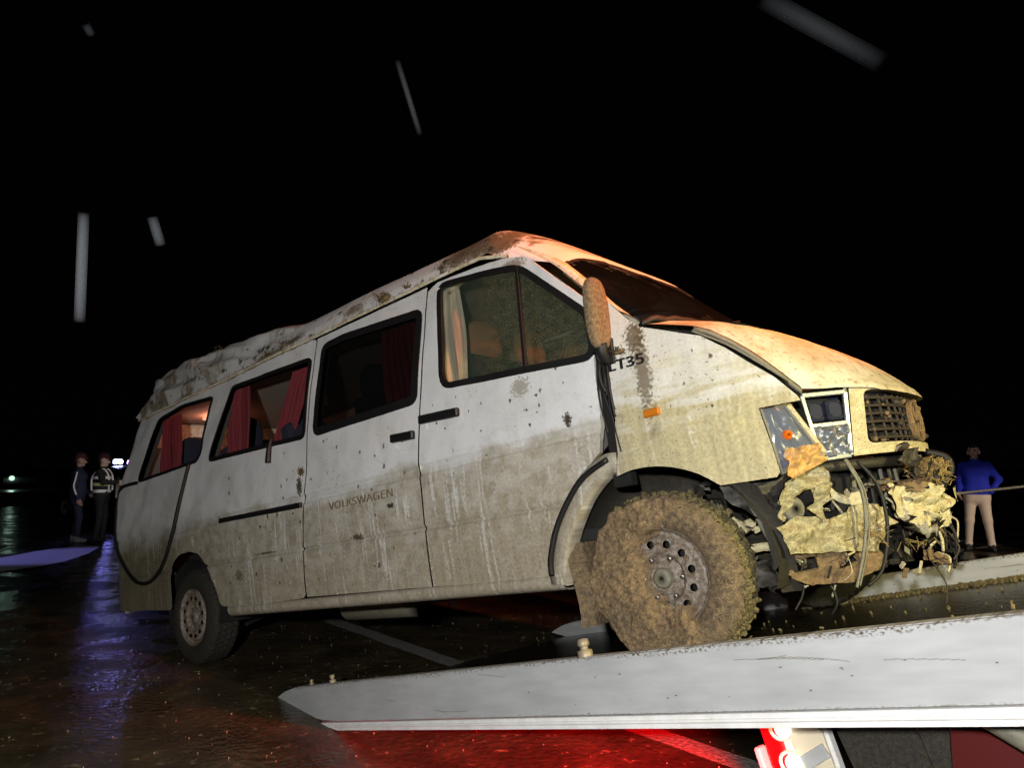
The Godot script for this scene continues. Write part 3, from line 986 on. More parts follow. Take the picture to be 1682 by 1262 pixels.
		for k in 8:
			var t := k / 7.0
			var row := []
			for j in 5:
				row.append(Vector3(lerpf(-0.46, -0.43, t) + 0.02 * sin(t * 3.0) + 0.075 * (j / 4.0) * (1.0 - 0.3 * t), lerpf(0.53, 0.165, t), s * (0.955 - 0.26 * j / 4.0 * 0.2 + 0.01 * sin(t * 5.0))))
			row.append(Vector3(-0.40, lerpf(0.53, 0.165, t), s * 0.70))
			mf.append(row)
		loft("mud_flap", van, mf, M.tyre)
	# track of the sliding door, and the stub trim under the middle window
	for s in [1.0, -1.0]:
		barobj("door_track", van, Vector3(-3.51, 1.002, s * (side_w(-3.5, 1.0) + 0.008)), Vector3(-2.47, 0.978, s * (side_w(-2.5, 0.98) + 0.008)), 0.022, 0.034, M.black, Vector3(0, 1, 0))
	var sp := [Vector3(-2.80, 1.475, side_w(-2.8, 1.47) + 0.01), Vector3(-2.815, 1.40, side_w(-2.8, 1.4) + 0.016), Vector3(-2.83, 1.31, side_w(-2.8, 1.31) + 0.012)]
	tube("torn_seal", van, sp, func(t): return 0.012 + 0.012 * t, M.rubber, 6)
	# black hose hanging round the tail
	var hp := []
	for e in [[-3.98, 1.50], [-4.10, 1.22], [-4.24, 0.95], [-4.42, 0.76], [-4.66, 0.655], [-4.9, 0.66], [-5.12, 0.78], [-5.30, 0.98], [-5.40, 1.25], [-5.40, 1.42], [-5.22, 1.50], [-4.95, 1.50]]:
		hp.append(Vector3(e[0], e[1], side_w(e[0], e[1]) + 0.016))
	tube("loose_seal", van, hp, 0.015, M.rubber, 7)
	text("lettering", "VOLKSWAGEN", van, Vector3(-1.885, 0.93, side_w(-1.88, 0.93) + 0.002), Basis(), 0.062, mat(Color(0.42, 0.37, 0.30), 0.9)).scale = Vector3(1.55, 1.0, 1.0)
	text("model_badge", "LT35", van, Vector3(0.015, 1.258, side_w(0.0, 1.258) + 0.006), Basis(Vector3(0, 0, 1), -0.03), 0.07, M.black, true).scale = Vector3(1.25, 0.9, 1.0)
	boxobj("side_marker", van, Vector3(0.105, 1.017, side_w(0.105, 1.017) + 0.006), Vector3(0.075, 0.034, 0.022), M.amber, Basis(), 0.01)

	# hood
	var he := smooth_path([Vector3(0.10, 1.425, 0.875), Vector3(0.30, 1.36, 0.83), Vector3(0.40, 1.295, 0.79), Vector3(0.50, 1.19, 0.725), Vector3(0.60, 1.05, 0.63), Vector3(0.607, 1.03, 0.62)], 5)
	var hc := smooth_path([Vector3(0.20, 1.47, 0), Vector3(0.38, 1.41, 0), Vector3(0.56, 1.305, 0), Vector3(0.73, 1.175, 0), Vector3(0.87, 1.03, 0), Vector3(0.895, 0.985, 0)], 5)
	var hr := []
	for k in he.size():
		var row := []
		for j in 41:
			var t := j / 20.0 - 1.0
			var at := absf(t)
			var g := 1.0 - pow(at, 2.7)
			var e: Vector3 = he[k]
			var c: Vector3 = hc[k]
			row.append(Vector3(lerpf(e.x, c.x, g), lerpf(e.y, c.y, g) + 0.008 * smoothstep(0.55, 0.62, at) * smoothstep(0.95, 0.8, at) + 0.004 * nz.get_noise_2d(k * 14.0, t * 180.0), e.z * t))
		hr.append(row)
	loft("hood", van, hr, M.film)
	for s in [1.0, -1.0]:
		var hs := []
		for k in he.size():
			if k > 4:
				hs.append(Vector3(he[k].x - 0.008, he[k].y - 0.012, s * (he[k].z + 0.004)))
		tube("hood_edge", van, hs, 0.012, M.greymetal, 6, false)
		# dark channel between hood and fender
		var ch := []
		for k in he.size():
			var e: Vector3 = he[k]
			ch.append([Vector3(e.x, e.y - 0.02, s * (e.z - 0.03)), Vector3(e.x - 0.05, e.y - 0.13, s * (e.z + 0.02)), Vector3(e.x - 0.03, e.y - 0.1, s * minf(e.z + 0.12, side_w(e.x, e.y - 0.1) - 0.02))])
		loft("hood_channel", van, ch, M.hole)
		tube("hood_strip", van, [Vector3(0.30, 1.332, s * 0.872), Vector3(0.42, 1.245, s * 0.835), Vector3(0.52, 1.145, s * 0.785), Vector3(0.60, 1.055, s * 0.73)], 0.005, M.greymetal, 6)
	# louvre at the back of the hood
	for s in [1.0, -1.0]:
		sheet_panel_hood("hood_vent", s)
	# grille: body-colour frame, black slats, round emblem
	var opening := rounded(pv([-0.42, 0.778, 0.42, 0.778, 0.40, 1.002, -0.40, 1.002]), 0.03)
	var fsurf := func(p: Vector2) -> Vector3: return Vector3(nose_u(p.x) + 0.05 * (0.95 - p.y) * (-0.6), p.y, p.x)
	panel("grille_frame", van, rounded(pv([-0.49, 0.735, 0.49, 0.735, 0.465, 1.028, -0.465, 1.028]), 0.015), [opening], fsurf, M.clay, {"sgn": -1.0, "depth": 0.05, "step": 0.03})
	var gr := Node3D.new()
	gr.name = "grille"
	van.add_child(gr, true)
	panel("grille_backing", gr, pv([-0.44, 0.76, 0.44, 0.76, 0.43, 1.015, -0.43, 1.015]), [], func(p: Vector2) -> Vector3: return Vector3(nose_u(p.x) - 0.06, p.y, p.x), M.hole, {"sgn": -1.0, "depth": 0.0, "step": 0.06})
	var slat_m := tri_mat(mottled(71, 0.05, Color(0.09, 0.08, 0.075), Color(0.19, 0.155, 0.13), Color(0.50, 0.42, 0.32), 512, 0.66), 5.0, 0.75)
	for k in 6:
		var y := 0.80 + 0.034 * k
		var pts := []
		for j in 17:
			var z := -0.395 + 0.79 * j / 16.0
			pts.append(Vector3(nose_u(z) - 0.018, y, z))
		tube("slat", gr, pts, 0.0065, slat_m, 6, false)
	for k in 13:
		var z := -0.36 + 0.06 * k
		barobj("bar", gr, Vector3(nose_u(z) - 0.026, 0.785, z), Vector3(nose_u(z) - 0.026, 0.985, z), 0.010, 0.010, slat_m, Vector3(1, 0, 0))
	var em := lathe("emblem", van, [[0.082, 0.0], [0.084, 0.012], [0.092, 0.012], [0.095, 0.004], [0.095, -0.01]], M.soil, Transform3D(Basis(Vector3(0, 0, -1), Vector3(0, 1, 0), Vector3(1, 0, 0)), Vector3(nose_u(0.0) - 0.004, 0.872, 0.0)), 36)
	for seg in [[-0.042, 0.066, -0.012, 0.006], [0.042, 0.066, 0.012, 0.006], [-0.012, 0.006, 0.012, 0.006], [-0.076, 0.03, -0.036, -0.07], [0.076, 0.03, 0.036, -0.07], [-0.036, -0.07, 0.0, -0.012], [0.036, -0.07, 0.0, -0.012]]:
		barobj("emblem_stroke", em, Vector3(seg[0], seg[1], 0.006), Vector3(seg[2], seg[3], 0.006), 0.013, 0.008, M.soil, Vector3(0, 0, 1))
	# mud and turf packed into the grille
	for k in 60:
		var z := rng.randf_range(-0.39, 0.39)
		var y := rng.randf_range(0.79, 0.98)
		var st := begin()
		box(st, Transform3D(Basis.from_euler(Vector3(rng.randf() * 3, rng.randf() * 3, rng.randf() * 3)), Vector3(nose_u(z) - rng.randf_range(0.005, 0.03), y, z)), Vector3(0.016, 0.011, 0.014) * rng.randf_range(0.5, 1.5))
		end(st, "mud_crumb", slat_m if k % 3 else M.soil, gr)
	build_nose()
	build_cab()
	# wheels
	var fw := wheel(van, Vector3(0, 0.345, 0.945), 1.0, M.tyre, M.rim, 0.05)
	wheel(van, Vector3(-WB, 0.345, 0.945), 1.0, M.darktyre, M.rim)
	wheel(van, Vector3(0, 0.345, -0.945), -1.0, M.darktyre, M.rim, 0.05)
	wheel(van, Vector3(-WB, 0.345, -0.945), -1.0, M.darktyre, M.rim)
	# the cake of earth on the front wheel
	var cake := PackedVector2Array()
	for k in 41:
		var a := deg_to_rad(62.0 + 240.0 * k / 40.0)
		cake.append(Vector2(cos(a), sin(a)) * (0.325 + 0.012 * nz.get_noise_2d(cos(a) * 200.0, sin(a) * 200.0)))
	cake.append_array(pv([0.13, -0.17, 0.10, -0.105, 0.03, -0.11, -0.03, -0.06, -0.05, 0.0, -0.04, 0.07, -0.07, 0.12, -0.01, 0.18, 0.05, 0.20]))
	var csurf := func(p: Vector2) -> Vector3:
		var r := p.length()
		return Vector3(p.x, p.y, 0.004 + 0.010 * smoothstep(0.33, 0.2, r) - 0.035 * smoothstep(0.23, 0.05, r) * smoothstep(-0.16, -0.02, p.x) + 0.030 * nz.get_noise_2d(p.x * 420.0, p.y * 420.0) + 0.011 * nz.get_noise_2d(p.x * 1900.0, p.y * 1900.0))
	var edge := pv([0.15, 0.285, 0.05, 0.20, -0.01, 0.18, -0.07, 0.12, -0.04, 0.07, -0.05, 0.0, -0.03, -0.06, 0.03, -0.11, 0.10, -0.105, 0.13, -0.17, 0.17, -0.27])
	var thin := func(p: Vector2) -> Vector3:
		var d := 9.0
		for i in edge.size() - 1:
			d = minf(d, p.distance_to(Geometry2D.get_closest_point_to_segment(p, edge[i], edge[i + 1])))
		var q: Vector3 = csurf.call(p)
		var r := p.length()
		var floor_z := -0.045 + 0.03 * smoothstep(0.09, 0.105, r) * smoothstep(0.178, 0.16, r) + 0.036 * smoothstep(0.188, 0.203, r) + 0.01 * smoothstep(0.22, 0.26, r)
		q.z = lerpf(floor_z + 0.003, q.z, smoothstep(0.0, 0.055, d))
		return q
	panel("caked_mud", fw, ragged(cake, 0.022), [], thin, M.redsoil, {"step": 0.009, "depth": 0.03})
	var bits := begin()
	for k in 80:
		var a := deg_to_rad(rng.randf_range(68.0, 296.0))
		var r := rng.randf_range(0.09, 0.31)
		var p: Vector3 = csurf.call(Vector2(cos(a), sin(a)) * r) + Vector3(0, 0, 0.003)
		var d := Vector3(rng.randfn(), rng.randfn(), rng.randfn() * 0.35).normalized() * rng.randf_range(0.008, 0.026)
		bar(bits, p - d * 0.5, p + d * 0.5, rng.randf_range(0.0015, 0.004), 0.002, Vector3(0.1, 0.2, 1), 0.0005)
	end(bits, "straw_bits", M.grass, fw).set_meta("kind", "stuff")
	# clods on the tread
	var st := begin()
	for k in 240:
		var a := rng.randf_range(-1.9, 2.6)
		var z := -rng.randf_range(0.02, 0.2)
		var r := 0.343 + rng.randf_range(-0.004, 0.008)
		var b := Basis(Vector3(0, 0, 1), a) * Basis.from_euler(Vector3(rng.randf(), rng.randf(), rng.randf()))
		box(st, Transform3D(b, Vector3(cos(a) * r, sin(a) * r, z)), Vector3(rng.randf_range(0.006, 0.016), 0.01, 0.008) * (0.6 + 2.6 * pow(rng.randf(), 4.0)))
	end(st, "mud_clods", M.tread, fw).set_meta("kind", "stuff")
	# axles, muffler, floor
	tube("axle", van, [Vector3(-WB, 0.345, -0.8), Vector3(-WB, 0.345, 0.8)], 0.05, M.chassis, 10)
	tube("axle", van, [Vector3(0, 0.33, -0.8), Vector3(0, 0.33, 0.8)], 0.045, M.chassis, 10)
	tube("muffler", van, [Vector3(-2.9, 0.30, 0.32), Vector3(-2.2, 0.30, 0.32)], 0.11, M.greymetal, 14)
	tube("exhaust_pipe", van, [Vector3(-0.6, 0.33, 0.3), Vector3(-2.2, 0.30, 0.32), Vector3(-2.9, 0.30, 0.32), Vector3(-3.6, 0.42, 0.3), Vector3(-5.2, 0.34, 0.3)], 0.03, M.chassis, 8)
	tube("hanging_strap", van, [Vector3(-2.75, 0.36, -0.55), Vector3(-2.74, 0.26, -0.55), Vector3(-2.76, 0.16, -0.54)], func(t): return 0.025 + 0.03 * sin(PI * t), mat(Color(0.75, 0.55, 0.52), 0.8), 8)
	boxobj("floor", van, Vector3(-2.75, 0.56, 0), Vector3(5.2, 0.06, 1.68), M.chassis)
	for s in [1.0, -1.0]:
		boxobj("frame_rail", van, Vector3(-2.3, 0.42, s * 0.42), Vector3(5.8, 0.14, 0.07), M.chassis)
	# wing mirror on a bent arm
	var mp := Transform3D(Basis(Vector3(0, 0, 1), -0.03), Vector3(-0.062, 1.50, 1.01))
	var mr := []
	for i in 15:
		var a := PI * i / 14.0
		var row := []
		for j in 25:
			var b := TAU * j / 24.0
			var e := func(x: float, n: float) -> float: return signf(x) * pow(absf(x), n)
			row.append(mp * Vector3(0.036 * e.call(sin(a), 0.6) * e.call(cos(b), 0.7), 0.165 * e.call(cos(a), 0.7), 0.072 * e.call(sin(a), 0.6) * e.call(sin(b), 0.7)))
		mr.append(row)
	var mir := loft("wing_mirror", van, mr, M.redsoil)
	tube("mirror_arm", mir, [Vector3(-0.06, 1.36, 1.02), Vector3(-0.07, 1.31, 1.0), Vector3(-0.08, 1.29, 0.94)], 0.028, M.black, 8)
	boxobj("mirror_foot", mir, Vector3(-0.085, 1.33, 0.945), Vector3(0.10, 0.12, 0.05), M.black)
	# wires and strips torn out of the gap behind the fender
	for k in 7:
		var x := rng.randf_range(-0.15, -0.07)
		var l := rng.randf_range(0.12, 0.42)
		var z := 0.962 + rng.randf_range(0.0, 0.02)
		tube("torn_wire", van, [Vector3(x, 1.30, z - 0.01), Vector3(x + rng.randf_range(-0.01, 0.02), 1.30 - l * 0.5, z + 0.008), Vector3(x + rng.randf_range(0.0, 0.05), 1.30 - l, z)], rng.randf_range(0.003, 0.008), M.rubber, 5)
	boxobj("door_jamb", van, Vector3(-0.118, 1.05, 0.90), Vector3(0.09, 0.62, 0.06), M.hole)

func crease(x: float, y: float) -> float:
	return 1.0 - 2.4 * (0.6 * absf(nz.get_noise_2d(x, y)) + 0.4 * absf(nz.get_noise_2d(x * 1.9 + 91.0, y * 1.9 - 37.0)))

func ragged(p: PackedVector2Array, amp: float) -> PackedVector2Array:
	var out := PackedVector2Array()
	for i in p.size():
		var a := p[i]
		var b := p[(i + 1) % p.size()]
		var n := maxi(1, int(a.distance_to(b) / 0.02))
		for k in n:
			var q := a.lerp(b, float(k) / n)
			out.append(q + Vector2(nz.get_noise_2d(q.x * 1900.0, q.y * 1900.0), nz.get_noise_2d(q.x * 1900.0 + 700.0, q.y * 1900.0)) * amp)
	return out

func nose_u(z: float) -> float:
	return 0.872 - 0.25 * z * z - 2.0 * z * z * z * z

func sheet_panel_hood(called: String, s: float) -> void:
	var rows := []
	for i in 3:
		var row := []
		for j in 9:
			var t := j / 8.0
			row.append(Vector3(0.33 + 0.05 * i - 0.03 * t, 1.418 - 0.020 * i - 0.006 * t + 0.010, s * (0.25 + 0.35 * t)))
		rows.append(row)
	loft(called, van, rows, M.black)

func patch(p: Array, u: float, v: float) -> Vector3:
	return (p[0] as Vector3).lerp(p[1], u).lerp((p[3] as Vector3).lerp(p[2], u), v)

func patch_rows(p: Array, nu: int, nv: int, bulge: float, n: Vector3, rough := 0.0) -> Array:
	var rows := []
	for i in nv + 1:
		var row := []
		for j in nu + 1:
			var u := float(j) / nu
			var v := float(i) / nv
			row.append(patch(p, u, v) + n * (bulge * pow(sin(PI * clampf(u, 0.02, 0.98)) * sin(PI * clampf(v, 0.02, 0.98)), 0.6) + rough * nz.get_noise_2d(u * 220.0, v * 220.0)))
		rows.append(row)
	return rows

func build_nose() -> void:
	# headlight bay, its unit knocked back and open
	for s in [1.0, -1.0]:
		var c := [Vector3(0.600, 1.018, s * 0.640), Vector3(0.748, 1.018, s * 0.468), Vector3(0.715, 0.728, s * 0.492), Vector3(0.625, 0.722, s * 0.630)]
		var n := Vector3(0.72, 0.05, s * 0.69).normalized()
		var unit := Node3D.new()
		unit.name = numbered("headlight", van)
		van.add_child(unit, true)
		var back := []
		for q in c:
			back.append(q - n * 0.09)
		loft("housing", unit, patch_rows(back, 4, 4, 0.0, n), M.bucket)
		for k in 4:
			loft("housing_side", unit, [[c[k], c[(k + 1) % 4]], [back[k], back[(k + 1) % 4]]], M.plastic)
		for seg in [[0.06, 0.06, 0.94, 0.06], [0.94, 0.06, 0.94, 0.96], [0.06, 0.96, 0.94, 0.96], [0.06, 0.06, 0.06, 0.96], [0.06, 0.50, 0.94, 0.50]]:
			barobj("frame_bar", unit, patch(c, seg[0], seg[1]) - n * 0.012, patch(c, seg[2], seg[3]) - n * 0.012, 0.02, 0.016, M.chrome, n)
		for k in 2:
			var at := patch(c, 0.29 + 0.42 * k, 0.29) - n * 0.035
			var bz := Basis(n.cross(Vector3.UP).normalized() * -1.0, Vector3.UP, n).orthonormalized()
			boxobj("reflector", unit, at, Vector3(0.068, 0.085, 0.04), mat(Color(0.11, 0.13, 0.2), 0.8), bz, 0.014)
			lathe("reflector_bowl", unit, [[0.034, 0.026], [0.030, 0.012], [0.018, 0.0], [0.0, -0.004]], mat(Color(0.07, 0.08, 0.13), 0.9), Transform3D(bz, at), 20)
		boxobj("lamp_shelf", unit, patch(c, 0.5, 0.57) - n * 0.03, Vector3(0.15, 0.03, 0.04), M.plastic, Basis(n.cross(Vector3.UP).normalized() * -1.0, Vector3.UP, n).orthonormalized())
		var lo := [patch(c, 0.08, 0.52), patch(c, 0.92, 0.52), patch(c, 0.92, 0.95), patch(c, 0.08, 0.95)]
		loft("ribbed_lens", unit, patch_rows(lo, 20, 14, 0.004, n, 0.05), M.chrome).rotation = Vector3.ZERO
		# the broken outer lens, hanging from the fender
		var l := [Vector3(0.520, 0.953, s * 0.885), Vector3(0.600, 0.953, s * 0.80), Vector3(0.672, 0.748, s * 0.71), Vector3(0.548, 0.692, s * 0.87)]
		var ln := Vector3(0.62, 0.1, s * 0.78).normalized()
		var sig := Node3D.new()
		sig.name = numbered("turn_signal", van)
		van.add_child(sig, true)
		var lb := []
		for q in l:
			lb.append(q - ln * 0.05)
		loft("reflector", sig, patch_rows(lb, 8, 8, -0.02, ln, 0.03), M.bucket)
		loft("lens", sig, patch_rows(l, 12, 12, 0.03, ln), M.lens)
		for k in 4:
			barobj("lens_rim", sig, l[k], l[(k + 1) % 4], 0.02, 0.02, M.greymetal if k != 1 else M.clay, ln)
		lathe("bulb", sig, [[0.0, 0.035], [0.014, 0.03], [0.02, 0.015], [0.018, -0.01], [0.012, -0.03]], M.orange, Transform3D(Basis(ln.cross(Vector3.UP).normalized() * -1.0, Vector3.UP, ln).orthonormalized(), patch(l, 0.42, 0.52) + ln * 0.012), 14)
		var mud := [patch(l, 0.2, 0.72) + ln * 0.034, patch(l, 0.98, 0.80) + ln * 0.02, l[2] + ln * 0.012 + Vector3(0, -0.03, 0), l[3] + ln * 0.022 + Vector3(0.02, -0.035, 0)]
		loft("mud_smear", sig, patch_rows(mud, 16, 12, 0.015, ln, 0.06), M.soil if s < 0 else tri_mat(mottled(73, 0.04, Color(0.74, 0.55, 0.30), Color(0.84, 0.70, 0.45), Color(0.5, 0.36, 0.2), 256, 0.7), 4.0, 0.95))
		# dark crossbrace behind the lamps
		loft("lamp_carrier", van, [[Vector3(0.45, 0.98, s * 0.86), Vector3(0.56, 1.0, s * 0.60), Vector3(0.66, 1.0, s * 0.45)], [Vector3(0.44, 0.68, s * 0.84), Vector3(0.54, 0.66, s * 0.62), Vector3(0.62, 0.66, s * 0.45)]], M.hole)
		# inner arch and bracket under the fender
		sheet_zv("fender_bracket", van, pv([0.905, 0.674, 0.757, 0.690, 0.62, 0.690, 0.635, 0.63, 0.725, 0.55, 0.755, 0.50, 0.84, 0.545, 0.89, 0.60]) if s > 0 else pv([-0.905, 0.674, -0.757, 0.690, -0.62, 0.690, -0.635, 0.63, -0.725, 0.55, -0.755, 0.50, -0.84, 0.545, -0.89, 0.60]), [], -0.06, M.plastic, 0.05)
		barobj("bracket_stay", van, Vector3(0.40, 0.60, s * 0.83), Vector3(0.44, 0.36, s * 0.73), 0.05, 0.012, M.greymetal, Vector3(1, 0, 0.6))
		loft("splash_panel", van, [[Vector3(0.33, 0.72, s * 0.90), Vector3(0.45, 0.66, s * 0.88)], [Vector3(0.42, 0.52, s * 0.83), Vector3(0.50, 0.46, s * 0.78)], [Vector3(0.40, 0.24, s * 0.72), Vector3(0.46, 0.24, s * 0.66)]], M.plastic)
	# bent bumper skin with the fog lamp hole
	M.olive = tri_mat(mottled(75, 0.03, Color(0.46, 0.42, 0.30), Color(0.74, 0.71, 0.55), Color(0.16, 0.13, 0.09), 512, 0.64), 2.6, 0.42, nf_tex, 0.9)
	var skin := pv([0.82, 0.49, 0.75, 0.525, 0.67, 0.50, 0.60, 0.515, 0.54, 0.545, 0.47, 0.53, 0.42, 0.515, 0.41, 0.45, 0.45, 0.44, 0.50, 0.355, 0.62, 0.37, 0.80, 0.385])
	sheet_zv("bumper_skin", van, skin, [], 0.0, M.olive, 0.05, 0.006, 230.0, 0.012)
	sheet_zv("bumper_skin", van, pv([0.44, 0.57, 0.39, 0.605, 0.30, 0.585, 0.10, 0.575, -0.10, 0.57, -0.10, 0.50, -0.02, 0.48, 0.10, 0.41, 0.25, 0.40, 0.38, 0.45]), [], 0.02, M.clay, 0.05, 0.006, 210.0, 0.012)
	sheet_zv("lamp_bracket", van, pv([0.80, 0.63, 0.72, 0.70, 0.66, 0.70, 0.645, 0.60, 0.66, 0.50, 0.70, 0.49, 0.685, 0.57, 0.70, 0.625, 0.755, 0.60, 0.785, 0.52, 0.81, 0.51]), [], 0.01, M.olive, 0.06, 0.006, 420.0, 0.012)
	sheet_zv("fog_lamp_pocket", van, pv([0.80, 0.62, 0.64, 0.66, 0.63, 0.46, 0.79, 0.47]), [], -0.06, M.hole, 0.05)
	for e in [[0.725, 0.555, 0.06, M.greymetal], [0.60, 0.60, 0.035, M.soil], [0.34, 0.50, 0.05, M.clay], [0.20, 0.47, 0.045, M.clay], [0.10, 0.53, 0.04, M.soil], [0.56, 0.36, 0.04, M.soil]]:
		var lr := []
		for i in 13:
			var a := PI * i / 12.0
			var row := []
			for j in 21:
				var b := TAU * (j % 20) / 20.0
				var d := Vector3(0.7 * sin(a) * cos(b), cos(a), sin(a) * sin(b))
				row.append(Vector3(nose_u(e[0]) + 0.0, e[1], e[0]) + d * e[2] * (0.9 + 0.8 * (crease(d.x * 55.0 + e[0] * 900.0, d.y * 55.0 + d.z * 70.0) - 0.4)))
			lr.append(row)
		loft("packed_mud", van, lr, e[3])
	lathe("fog_lamp", van, [[0.0, 0.02], [0.04, 0.015], [0.05, 0.0], [0.05, -0.04]], M.greymetal, Transform3D(Basis(Vector3(0.6, 0, -0.8), Vector3.UP, Vector3(0.8, 0, 0.6)), Vector3(0.51, 0.555, 0.715)), 18)
	for e in [[0.66, 0.64, 0.50, 0.56, 0.05], [0.60, 0.49, 0.47, 0.45, 0.035], [0.36, 0.53, 0.14, 0.50, 0.05], [0.30, 0.47, 0.10, 0.44, 0.03], [0.74, 0.42, 0.56, 0.40, 0.03]]:
		var cr := []
		for i in 13:
			var t := i / 12.0
			var z: float = lerpf(e[0], e[2], t)
			var y: float = lerpf(e[1], e[3], t) + 0.03 * nz.get_noise_2d(t * 150.0, e[0] * 900.0)
			var row := []
			for j in 5:
				var q := j / 4.0 - 0.5
				row.append(Vector3(nose_u(z) + 0.02 + 0.03 * (0.25 - q * q) * 4.0 + 0.05 * nz.get_noise_2d(t * 240.0, q * 60.0 + e[1] * 500.0), y + q * e[4] * (1.0 + 0.6 * nz.get_noise_2d(t * 300.0, 40.0)), z))
			cr.append(row)
		loft("crumpled_strip", van, cr, M.clay)
	sheet_zv("bumper_foam", van, pv([0.06, 0.575, 0.24, 0.58, 0.30, 0.54, 0.24, 0.46, 0.05, 0.50]), [], 0.05, M.clay, 0.06, 0.05, 400.0)
	sheet_zv("bumper_end", van, pv([-0.02, 0.555, -0.16, 0.57, -0.17, 0.52, -0.02, 0.50]), [], 0.06, M.clay, 0.02, 0.05)
	# what shows behind it: radiator, struts, cross member, sump
	sheet_zv("radiator", van, pv([0.57, 0.72, 0.10, 0.72, -0.40, 0.72, -0.40, 0.40, 0.57, 0.40]), [], -0.16, M.hole, 0.01)
	for k in 7:
		var z := 0.55 - 0.075 * k
		barobj("radiator_strut", van, Vector3(nose_u(z) - 0.11, 0.715, z), Vector3(nose_u(z + 0.02) - 0.10, 0.53, z + 0.02), 0.022, 0.014, M.plastic if k % 2 else M.greymetal, Vector3(1, 0, 0))
	tube("upper_crossmember", van, [Vector3(0.55, 0.705, 0.66), Vector3(0.72, 0.70, 0.45), Vector3(0.81, 0.70, 0.2), Vector3(0.83, 0.70, -0.1)], 0.022, M.plastic, 7)
	sheet_zv("lower_crossmember", van, pv([0.76, 0.405, 0.60, 0.385, 0.40, 0.41, 0.36, 0.34, 0.41, 0.285, 0.55, 0.245, 0.69, 0.26, 0.76, 0.32]), [pv([0.72, 0.36, 0.66, 0.365, 0.65, 0.315, 0.71, 0.31]), pv([0.60, 0.35, 0.50, 0.36, 0.49, 0.32, 0.59, 0.305])], -0.09, M.soil, 0.055, 0.012, 300.0, 0.014)
	sheet_zv("undertray", van, pv([0.80, 0.36, 0.45, 0.40, 0.10, 0.42, -0.5, 0.42, -0.5, 0.27, 0.45, 0.26, 0.78, 0.27]), [], -0.2, M.plastic, 0.06)
	tube("hanging_strip", van, [Vector3(0.70, 0.72, 0.575), Vector3(0.735, 0.60, 0.572), Vector3(0.725, 0.47, 0.575), Vector3(0.70, 0.36, 0.60), Vector3(0.66, 0.235, 0.64)], 0.006, M.greymetal, 6)
	tube("hanging_strip", van, [Vector3(0.705, 0.72, 0.565), Vector3(0.742, 0.60, 0.560), Vector3(0.735, 0.47, 0.562), Vector3(0.71, 0.36, 0.588), Vector3(0.67, 0.24, 0.63)], 0.0035, M.greymetal, 6)
	tube("torn_cable", van, [Vector3(0.73, 0.71, 0.525), Vector3(0.78, 0.61, 0.510), Vector3(0.785, 0.48, 0.502), Vector3(0.765, 0.37, 0.515), Vector3(0.735, 0.28, 0.55), Vector3(0.69, 0.235, 0.60)], 0.007, M.rubber, 6)
	tube("coolant_hose", van, [Vector3(0.86, 0.735, -0.08), Vector3(0.93, 0.70, -0.10), Vector3(0.94, 0.64, -0.09), Vector3(0.90, 0.59, -0.06), Vector3(0.85, 0.57, 0.0)], 0.016, M.rubber, 7)
	for k in 34:
		var z := rng.randf_range(-0.08, 0.80)
		var y := rng.randf_range(0.27, 0.69)
		var c := Vector3(nose_u(z) + rng.randf_range(-0.05, 0.05), y, z)
		var ax := Vector3(rng.randf_range(-0.6, 0.6), rng.randf_range(-1, 1), rng.randf_range(-1, 1)).normalized() * rng.randf_range(0.025, 0.085)
		var ay := ax.cross(Vector3(1.0, rng.randf_range(-0.7, 0.7), rng.randf_range(-0.7, 0.7)).normalized()) * rng.randf_range(0.25, 0.8)
		var p4 := [c - ax - ay * rng.randf_range(0.3, 1.0), c + ax - ay * rng.randf_range(0.3, 1.2), c + ax * rng.randf_range(0.5, 1.3) + ay, c - ax * rng.randf_range(0.4, 1.0) + ay]
		loft("torn_sheet", van, patch_rows(p4, 8, 6, rng.randf_range(-0.02, 0.03), ax.cross(ay).normalized(), 0.05), [M.plastic, M.plastic, M.hole, M.clay, M.greymetal, M.soil][k % 6])
	for k in 40:
		var z := rng.randf_range(-0.1, 0.75)
		var y := rng.randf_range(0.28, 0.68)
		var p := Vector3(nose_u(z) + rng.randf_range(-0.06, 0.02), y, z)
		var q := p + Vector3(rng.randf_range(-0.03, 0.06), rng.randf_range(-0.22, 0.03), rng.randf_range(-0.1, 0.1))
		tube("torn_wire", van, [p, (p + q) * 0.5 + Vector3(0.03, rng.randf_range(-0.03, 0.03), 0), q], rng.randf_range(0.002, 0.006), [M.rubber, M.plastic, M.clay][k % 3], 5)
	for k in 70:
		var z := rng.randf_range(-0.1, 0.80)
		var y := rng.randf_range(0.24, 0.62)
		var sz := Vector3(rng.randf_range(0.002, 0.006), rng.randf_range(0.012, 0.06), rng.randf_range(0.01, 0.05))
		boxobj("debris_chip", van, Vector3(nose_u(z) + rng.randf_range(-0.07, 0.03), y, z), sz, [M.clay, M.soil, M.plastic, M.greymetal][k % 4], Basis.from_euler(Vector3(rng.randf() * 6, rng.randf() * 6, rng.randf() * 6)), 0.001)

